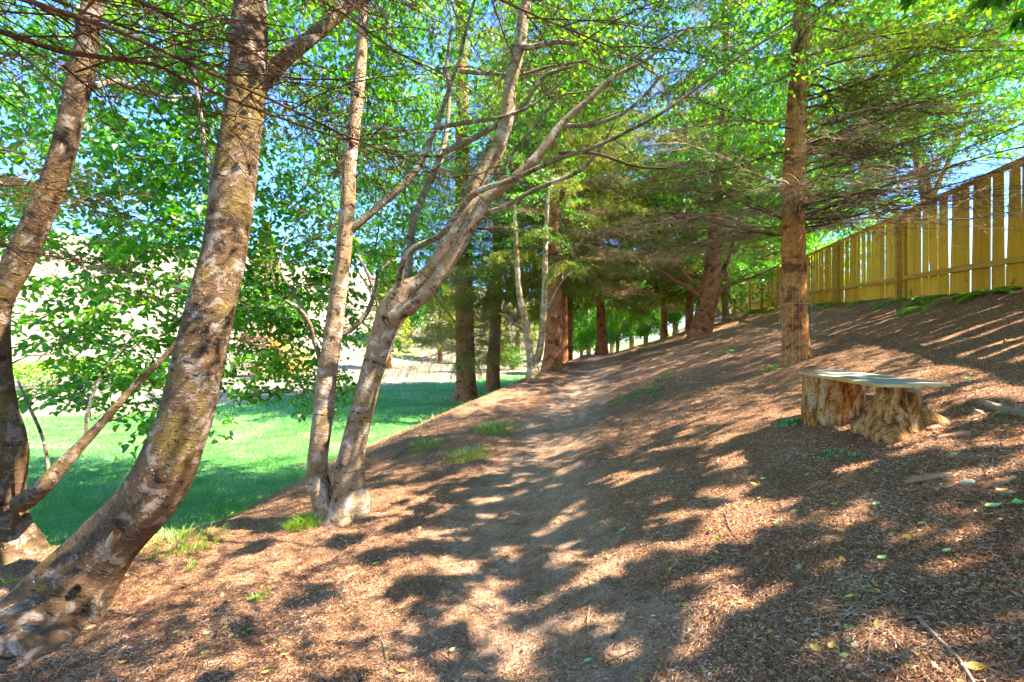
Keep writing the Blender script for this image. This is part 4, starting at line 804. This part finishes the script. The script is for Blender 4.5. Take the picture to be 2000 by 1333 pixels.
# lawn blades
def onlawn(X, Y): p_, g_, f_ = masks(X, Y); return (g_ > .12 + .3 * R.rand(len(X))) & (f_ < .6) & (X < sh_x(Y) + .4)
X, Y = scatter(420000, 3.2, 34, onlawn, 1.25, 1.5); n = len(X); a = R.rand(n) * 6.283; b = lit(X, Y); sz = np.maximum(1, Y / 7); hg = R.uniform(.03, .075, n) * sz ** .6; W = .0028 * sz; lean = rnd_dirs(n) * .5 * hg[:, None]; lean[:, 2] = 0
s = np.stack([np.cos(a), np.sin(a), 0 * a], 1) * W[:, None]; V = np.stack([b - s, b + s, b + lean + np.stack([0 * a, 0 * a, hg], 1)], 1).reshape(-1, 3)
tag(mesh(V, np.arange(3 * n).reshape(-1, 3), M_GRASS, 'lawn_grass', attrs={'rnd': np.repeat(np.clip(R.rand(n) * .65 - .15 + .75 * vnoise(X * .8, Y * .8, 6), 0, 1), 3)}, smooth=False), 'short green lawn grass below the bank', kind='stuff')
# longer grass straggling over the edge of the bank
X, Y = scatter(60000, 3.2, 16, lambda x, y: (lambda b: (b > .05) & (b < .95))(base_h(x, y)[1] + fbm(x * 2.5, y * 2.5, 3, 9) * .9) & (x < sh_x(y) + .2), 1.25, 1.5); k = vnoise(X * 3, Y * 3, 12) > .52; X, Y = X[k], Y[k]
n = len(X); a = R.rand(n) * 6.283; b = lit(X, Y); hg = R.uniform(.04, .13, n); W = .003 * np.maximum(1, Y / 7); lean = rnd_dirs(n) * .7 * hg[:, None]; lean[:, 2] = 0; s = np.stack([np.cos(a), np.sin(a), 0 * a], 1) * W[:, None]
V = np.stack([b - s, b + s, b + lean + np.stack([0 * a, 0 * a, hg], 1)], 1).reshape(-1, 3); tag(mesh(V, np.arange(3 * n).reshape(-1, 3), M_TUFT, 'edge_grass', attrs={'rnd': np.repeat(R.rand(n) * .8, 3)}, smooth=False), 'straggling yellow-green grass where the lawn meets the bank', kind='stuff')
# tufts
def tuft(label, px, py, w_, h_, n, mat=M_TUFT, name='grass_tuft', group='grass tufts on the bank', cat='grass tuft', at=None, wid=.004, sx=1.0):
    b = hit(px, py) if at is None else np.array(at); ang = R.rand(n) * 6.283; rr = np.sqrt(R.rand(n)) * w_ / 2; x = b[0] + rr * np.cos(ang) * sx; y = b[1] + rr * np.sin(ang); z = H(x, y) - .005
    out = np.stack([np.cos(ang) * .6 + R.normal(size=n) * .4, np.sin(ang) * .6 + R.normal(size=n) * .4, 0 * ang], 1); hh = h_ * R.uniform(.4, 1, n)[:, None]; p = np.stack([x, y, z], 1)
    up = np.array([0, 0, 1.]); s = np.stack([-np.sin(ang), np.cos(ang), 0 * ang], 1) * wid; p1 = p + up * hh * .55 + out * hh * .25; p2 = p + up * hh * .8 + out * hh * .8
    V = np.stack([p - s, p + s, p1 + s * .8, p1 - s * .8, p2], 1).reshape(-1, 3) - b; k = np.arange(n)[:, None] * 5
    o = mesh(V, [k + [0, 1, 2, 3], k + [3, 2, 4]], mat, name, attrs={'rnd': np.repeat(R.rand(n), 5)}, smooth=False); o.location = b; tag(o, label, cat, group); return o
tuft('bright grass tuft at the foot of the double-stemmed birch', 602, 1022, .42, .15, 420); tuft('long yellow-green grass strip right of the thick trunk', 350, 1065, .7, .13, 360, sx=1.2)
tuft('small grass tuft just left of the double birch foot', 455, 1008, .4, .07, 160); tuft('flattened bright green grass blades below the long strip', 375, 1108, .12, .05, 60)
tuft('large pale green grass patch on the path edge', 915, 893, .75, .12, 420); tuft('upper grass patch nearer the red conifer', 965, 838, .8, .16, 380); tuft('left grass patch on the slope under the path', 832, 872, .6, .12, 260)
tuft('faint grass sprig below the path shoulder', 505, 1170, .12, .06, 60); tuft('grass tuft beside the far stump', 1538, 828, .22, .06, 220, mat=M_GRASS)
tuft('mossy green sprout patch in front of the near stump', 1620, 888, .2, .03, 180, mat=M_GRASS); tuft('second mossy sprout patch nearer the near stump', 1668, 893, .12, .03, 90, mat=M_GRASS)
tuft('small green sprouts in the needles low on the right', 1690, 1165, .22, .025, 160, mat=M_TUFT); tuft('tiny sprouts on the needles near the lower middle', 1402, 1050, .08, .02, 50, mat=M_TUFT)
def weed(label, px, py, s_, n, mat=M_LEAF_BRIGHT, L=.05):
    b = hit(px, py); root = local_root('weed_plant', b, label, 'plant', 'weeds on the bank'); p = ell_pts((0, 0, .07 * s_), (.34 * s_, .34 * s_, .09 * s_), n, .1); p[:, 2] += H(p[:, 0] + b[0], p[:, 1] + b[1]) - b[2]
    g0 = p.copy(); g0[:, 2] = H(p[:, 0] + b[0], p[:, 1] + b[1]) - b[2]; g0[:, :2] *= .85; ps = np.stack([g0, (g0 + p) / 2 + [0, 0, .01], p], 1); v, q, uv, ix = tubes(ps, .0016, 3); mesh(v, q, M_TWIG, 'stems', root, attrs={'rnd': np.zeros(len(v))})
    p3 = np.repeat(p, 3, 0); m = len(p3); v, q = leaf_geo(m, p3, rnd_dirs(m) * [1, 1, .4], np.array([0, 0, 1.]) + R.normal(size=(m, 3)) * .3, R.uniform(.6, 1.2, m) * L, R.uniform(.5, .7, m) * L * .6); mesh(v, q, mat, 'foliage', root, attrs={'rnd': np.repeat(R.rand(m), 6)}, smooth=False)
weed('leafy weed patch in the middle of the brown bank', 1262, 775, 1.3, 60); weed('lower small weed patch left of the bench', 1215, 790, .8, 26); weed('sparse weed at the right of the path below the conifers', 1425, 690, .9, 26); weed('weed beside the leaning conifer foot', 1300, 742, .9, 26)
weed('yellowish weed tuft on the bank left of the wire-wrapped trunk', 1500, 728, .6, 20)
# ferns and ivy along the fence foot
def fern(label, s, off, size, n=9):
    p = fp(s, off); b = np.array([p[0], p[1], h1(p[0], p[1])]); root = local_root('fern', b, label, 'fern', 'ferns along the fence foot'); A = Acc(); K = 9; t = np.linspace(0, 1, K); ps = []
    for k in range(n):
        a = R.uniform(0, 6.28); d = np.array([math.cos(a), math.sin(a)]); L = size * R.uniform(.7, 1.1); q0 = np.stack([d[0] * L * t, d[1] * L * t, L * (.75 * t - .8 * t ** 2) + .02], 1); q0[:, 2] += (H(q0[:, 0] + b[0], q0[:, 1] + b[1]) - b[2]) * t; ps.append(q0)
        m = 22; f = np.linspace(.12, .98, m); c = np.stack([np.interp(f, t, q0[:, i]) for i in range(3)], 1); T = np.gradient(c, axis=0); T /= np.linalg.norm(T, axis=1, keepdims=True); sd = np.cross(T, [0, 0, 1])
        for sg in (-1, 1): v, q = leaf_geo(m, c, sd * sg + T * .35 + [0, 0, -.15], np.tile([0, 0, 1.], (m, 1)), size * .28 * np.sin(f * 2.6 + .35), np.full(m, size * .04), .1, .2); A.add(v, q, np.repeat(R.rand(m) * .6 + R.rand() * .4, 6))
    v, q, uv, ix = tubes(np.array(ps), .002, 3); mesh(v, q, M_TWIG, 'fern_stems', root, attrs={'rnd': np.zeros(len(v))}); A.build('fronds', M_TUFT, root, smooth=False)
fl = ['fern at the fence foot nearest the right edge', 'broad fern one step left of the right edge at the fence foot', 'pale fern lying out from the fence on the right', 'fern under the fence between the right edge and its nearest post', 'small fern just right of the nearest full post', 'fern at the foot of the nearest full post', 'fern midway between the two near posts', 'fern on the mound at the second post', 'fern just left of the mound', 'distant fern by the fence seen right of the conifer', 'distant fern by the fence seen left of the conifer', 'farthest fern patch by the far fence end']
for (s_, of, sz), lb in zip([(.1, .35, .45), (.7, .45, .45), (1.2, .75, .34), (1.9, .35, .36), (2.7, .3, .28), (3.5, .35, .34), (5.1, .3, .28), (7.0, .35, .42), (7.9, .3, .42), (10.0, .3, .4), (15.0, .4, .7), (19.0, .5, .8)], fl): fern(lb, s_, of, sz)
# ------------------------------------------------------------------ single pieces on the ground
def oneleaf(label, px, py, L, mat, rv, az, name='fallen_leaf', cat='leaf', curl=.2, group='single fallen leaves', lift=.012):
    L *= .8
    b = hit(px, py); N = np.array(ground_normal(b[0], b[1])); n = 9; t = np.linspace(0, 1, n); d = np.array([math.cos(az), math.sin(az), 0]); d -= N * d.dot(N); d /= np.linalg.norm(d); s = np.cross(d, N); W = L * .62
    ww = np.sin(np.pi * t ** .8) * .5 * W; V = []
    for i in range(n):
        c = d * L * (t[i] - .5) + N * (lift + curl * L * (2 * t[i] - 1) ** 2); 
        for k in (-1, -.5, 0, .5, 1): V.append(c + s * ww[i] * k + N * abs(k) * ww[i] * .55)
    V = np.array(V); idx = np.arange(n * 5).reshape(n, 5); q = np.stack([idx[:-1, :-1], idx[:-1, 1:], idx[1:, 1:], idx[1:, :-1]], -1).reshape(-1, 4)
    o = mesh(V, q, mat, name, attrs={'rnd': np.full(len(V), rv) + R.rand(len(V)) * .1}); o.location = b; tag(o, label, cat, group)
GL, YL = M_GREENLEAF, M_YELLOWLEAF
for a in [('curled pale green leaf in the dapples right of the path', 1219, 1040, .085, GL, .5, .8), ('dark green folded leaf on the path in the dapples', 1075, 1003, .07, GL, .0, 2.2), ('bright green leaf on the path above the dapples', 1127, 975, .055, GL, .2, .5), ('round green leaf among needles right of the pale dapple', 1523, 1027, .065, GL, .1, 1.2),
          ('small green leaf at the left edge of the path dapples', 1024, 1052, .055, GL, .2, .3), ('pale mint leaf low between bench and path', 1714, 990, .06, GL, .95, .2), ('green leaf with a yellow neighbour left of the bench front', 1578, 932, .05, GL, .7, .3), ('yellow-green leaf beside the other on the bank below the bench', 1492, 939, .045, GL, .85, 2.5),
          ('green leaf behind the bench plank at right', 1893, 743, .09, GL, .1, .1), ('long pale green leaf at the right edge of the picture', 1945, 996, .085, GL, .95, -.35), ('broad green leaf cut by the right edge', 1990, 990, .08, GL, .6, .9), ('bright green leaf in front of the near stump root', 1806, 897, .045, GL, .4, .1),
          ('green leaf near the log at right', 1952, 811, .06, GL, .4, .1), ('white-green leaf near the thick trunk foot', 345, 1240, .06, GL, 1.0, .9), ('yellow-green leaf right of the white-green one', 405, 1243, .05, GL, .75, .4), ('green leaf on the slope below the double birch', 697, 1124, .05, GL, .35, .7),
          ('green leaf pair piece beside the other below the double birch', 735, 1106, .07, GL, .3, 1.1), ('dark green leaf low on the slope left of centre', 488, 1235, .05, GL, .2, .8), ('yellow-green leaf at the bottom of the path', 885, 1275, .05, GL, .85, .8), ('pale leaf at the right of the bottom dapples', 1150, 1298, .05, GL, .6, .2),
          ('yellow folded leaf standing at the bottom right', 1596, 1275, .06, YL, .3, 1.7), ('ochre leaf beside the standing yellow leaf', 1629, 1270, .055, YL, .1, .6), ('golden leaf near the bottom right corner', 1905, 1315, .075, YL, .2, 2.6), ('yellow leaf by the lower right sprouts', 1662, 1173, .05, YL, .6, 2.8), ('yellow-green leaf right of the sprouts', 1725, 1097, .06, GL, .9, .1),
          ('orange-yellow leaf in the middle of the needle carpet', 1641, 1063, .055, YL, .1, .4), ('ochre leaf right of the large pale dapple', 1391, 1040, .045, YL, .2, 1.1), ('yellow leaf above the pale dapple', 1485, 977, .045, YL, .5, .3), ('curved yellow leaf in the upper needle carpet', 1630, 990, .05, YL, .6, 2.0), ('yellow leaf low in front of the bench', 1805, 1028, .05, YL, .5, -.4),
          ('yellow-green leaf right of the sunlit strip', 1853, 1083, .055, GL, .9, .1), ('ochre leaf near the right edge below the stones', 1960, 965, .07, YL, .2, -.2), ('ochre leaf on the lower left slope', 240, 1300, .05, YL, .1, .7), ('yellow leaf at the bottom left centre', 520, 1320, .055, YL, .6, .6), ('golden leaf on the left slope near the trunk', 560, 1285, .045, YL, .2, .3)]: oneleaf(*a)
def stick(label, pl, r0, r1, mat=M_TWIG_DEAD, name='stick', cat='stick', lift=1.0, sides=8):
    pts = np.array([hit(a, b) for a, b in pl]); pts[:, 2] += r0 * lift; rr = np.linspace(r0, r1, len(pts)); v, q, uv, P, r = stem_mesh(pts, rr, sides, .08, None, len(label), n=24)
    c = pts.mean(0); cap = np.arange(sides); o = mesh(v - c, [q, cap[None, ::-1], (cap + 23 * sides)[None]], mat, name, uv=uv, attrs={'rnd': np.zeros(len(v))}); o.location = c; tag(o, label, cat); return o
stick('pale bare stick running into the bottom right corner', [(1793, 1210), (1830, 1250), (1870, 1290), (1905, 1345)], .008, .006, M_LOG)
stick('short side stick crossing the pale one', [(1815, 1240), (1850, 1247), (1885, 1243)], .004, .003); stick('thin straight stick at the right edge', [(1905, 1070), (1950, 1066), (2010, 1062)], .005, .004, M_LOG)
stick('thin curved stalk in the needles at bottom centre', [(1480, 1258), (1530, 1265), (1570, 1250), (1588, 1222)], .0025, .0015, M_TUFT); stick('thin vertical stick in the bottom middle', [(1188, 1225), (1185, 1260), (1180, 1295)], .003, .002)
stick('long thin stick on the ground right of the near stump', [(1800, 873), (1850, 885), (1895, 892), (1950, 885), (2005, 888)], .005, .003); stick('twig sticking up behind the log at right', [(1890, 778), (1910, 768), (1930, 758)], .005, .003)
stick('bare weathered log piece lying at the right edge', [(1912, 788), (1945, 800), (1985, 812), (2030, 824)], .026, .034, M_LOG, 'log', 'log', .5, 16)
stick('dark root curling out from the thick trunk foot', [(195, 1200), (220, 1198), (260, 1205), (290, 1198)], .016, .006, M_TWIG, 'exposed_root', 'root', .3); stick('short broken twig below the thick trunk', [(190, 1320), (205, 1300), (215, 1285)], .006, .004, M_TWIG_DEAD)
stick('thin twig arching over the lower left litter', [(160, 1285), (165, 1275), (166, 1258)], .003, .002); stick('long grey stick on the shoulder between the birch and red conifer', [(760, 905), (790, 880), (815, 868), (826, 838)], .010, .006, M_TWIG, )
stick('pale stick lying on the shoulder under the double birch', [(730, 930), (790, 912), (850, 902)], .008, .005, M_LOG); stick('pale stick on the litter left of the bench', [(1515, 783), (1540, 784), (1560, 786)], .006, .004, M_LOG)
def chunk(label, px, py, size, mat, name, cat, az, seed, flat=.3):
    b = hit(px, py); n, S = 12, 18; V = []; 
    for i in range(n):
        ph = math.pi * i / (n - 1)
        for k in range(S):
            a = 2 * math.pi * k / S; d = np.array([math.sin(ph) * math.cos(a), math.sin(ph) * math.sin(a), math.cos(ph)]); e = 1 + .45 * float(fbm(np.array([d[0] * 1.5 + seed]), np.array([d[1] * 1.5 + d[2]]), 3, seed)[0]); V.append(np.sign(d) * np.abs(d) ** .8 * e * np.array([size[0], size[1], size[0] * flat]) / 2)
    V = np.array(V); ca, sa = math.cos(az), math.sin(az); V = V @ np.array([[ca, sa, 0], [-sa, ca, 0], [0, 0, 1]]); N = ground_normal(b[0], b[1]); M = np.array(N.to_track_quat('Z', 'Y').to_matrix()); V = V @ np.array([[1, 0, 0], [0, 1, 0], [0, 0, 1]]); 
    V[:, 2] += V[:, 0] * (-N.x / N.z) + V[:, 1] * (-N.y / N.z) + size[0] * flat * .2; idx = np.arange(n * S).reshape(n, S); j = (np.arange(S) + 1) % S
    o = mesh(V, np.stack([idx[:-1], idx[:-1][:, j], idx[1:][:, j], idx[1:]], -1).reshape(-1, 4), mat, name, attrs={'rnd': np.zeros(len(V))}); o.location = b; tag(o, label, cat)
chunk('long pale flat wood scrap at the right edge below the bench', 1948, 947, (.18, .05), M_CHIP, 'wood_scrap', 'wood scrap', .05, 3, .12); chunk('small grey-green stone left of the long pale wood scrap', 1890, 945, (.06, .045), M_STONE, 'stone', 'stone', -.6, 5, .35); chunk('small yellowish wood scrap below the long pale one', 1965, 967, (.07, .035), M_LOG, 'wood_scrap', 'wood scrap', .0, 7, .3)
chunk('long red-brown bark piece in front of the stones', 1810, 935, (.22, .06), M_CHIP, 'bark_piece', 'bark', -.25, 9, .12); chunk('curled bark piece below the near stump root', 1862, 852, (.2, .05), M_CHIP, 'bark_piece', 'bark', -.4, 11, .15); chunk('bark piece leaning by the near stump root', 1822, 838, (.10, .05), M_CHIP, 'bark_piece', 'bark', .2, 13, .3)
chunk('pale sunlit bark sliver on the lawn edge right of the thick trunk', 412, 975, (.18, .07), M_LOG, 'bark_piece', 'bark', .3, 14, .1); chunk('orange wood chip near the lower stick', 1925, 1258, (.06, .03), M_CHIP, 'bark_piece', 'bark', .5, 16, .3); chunk('dark pebble among yellow leaves at lower right', 1560, 1110, (.035, .03), M_STONE, 'stone', 'stone', .5, 18, .5)
# mound of dug soil at the second post
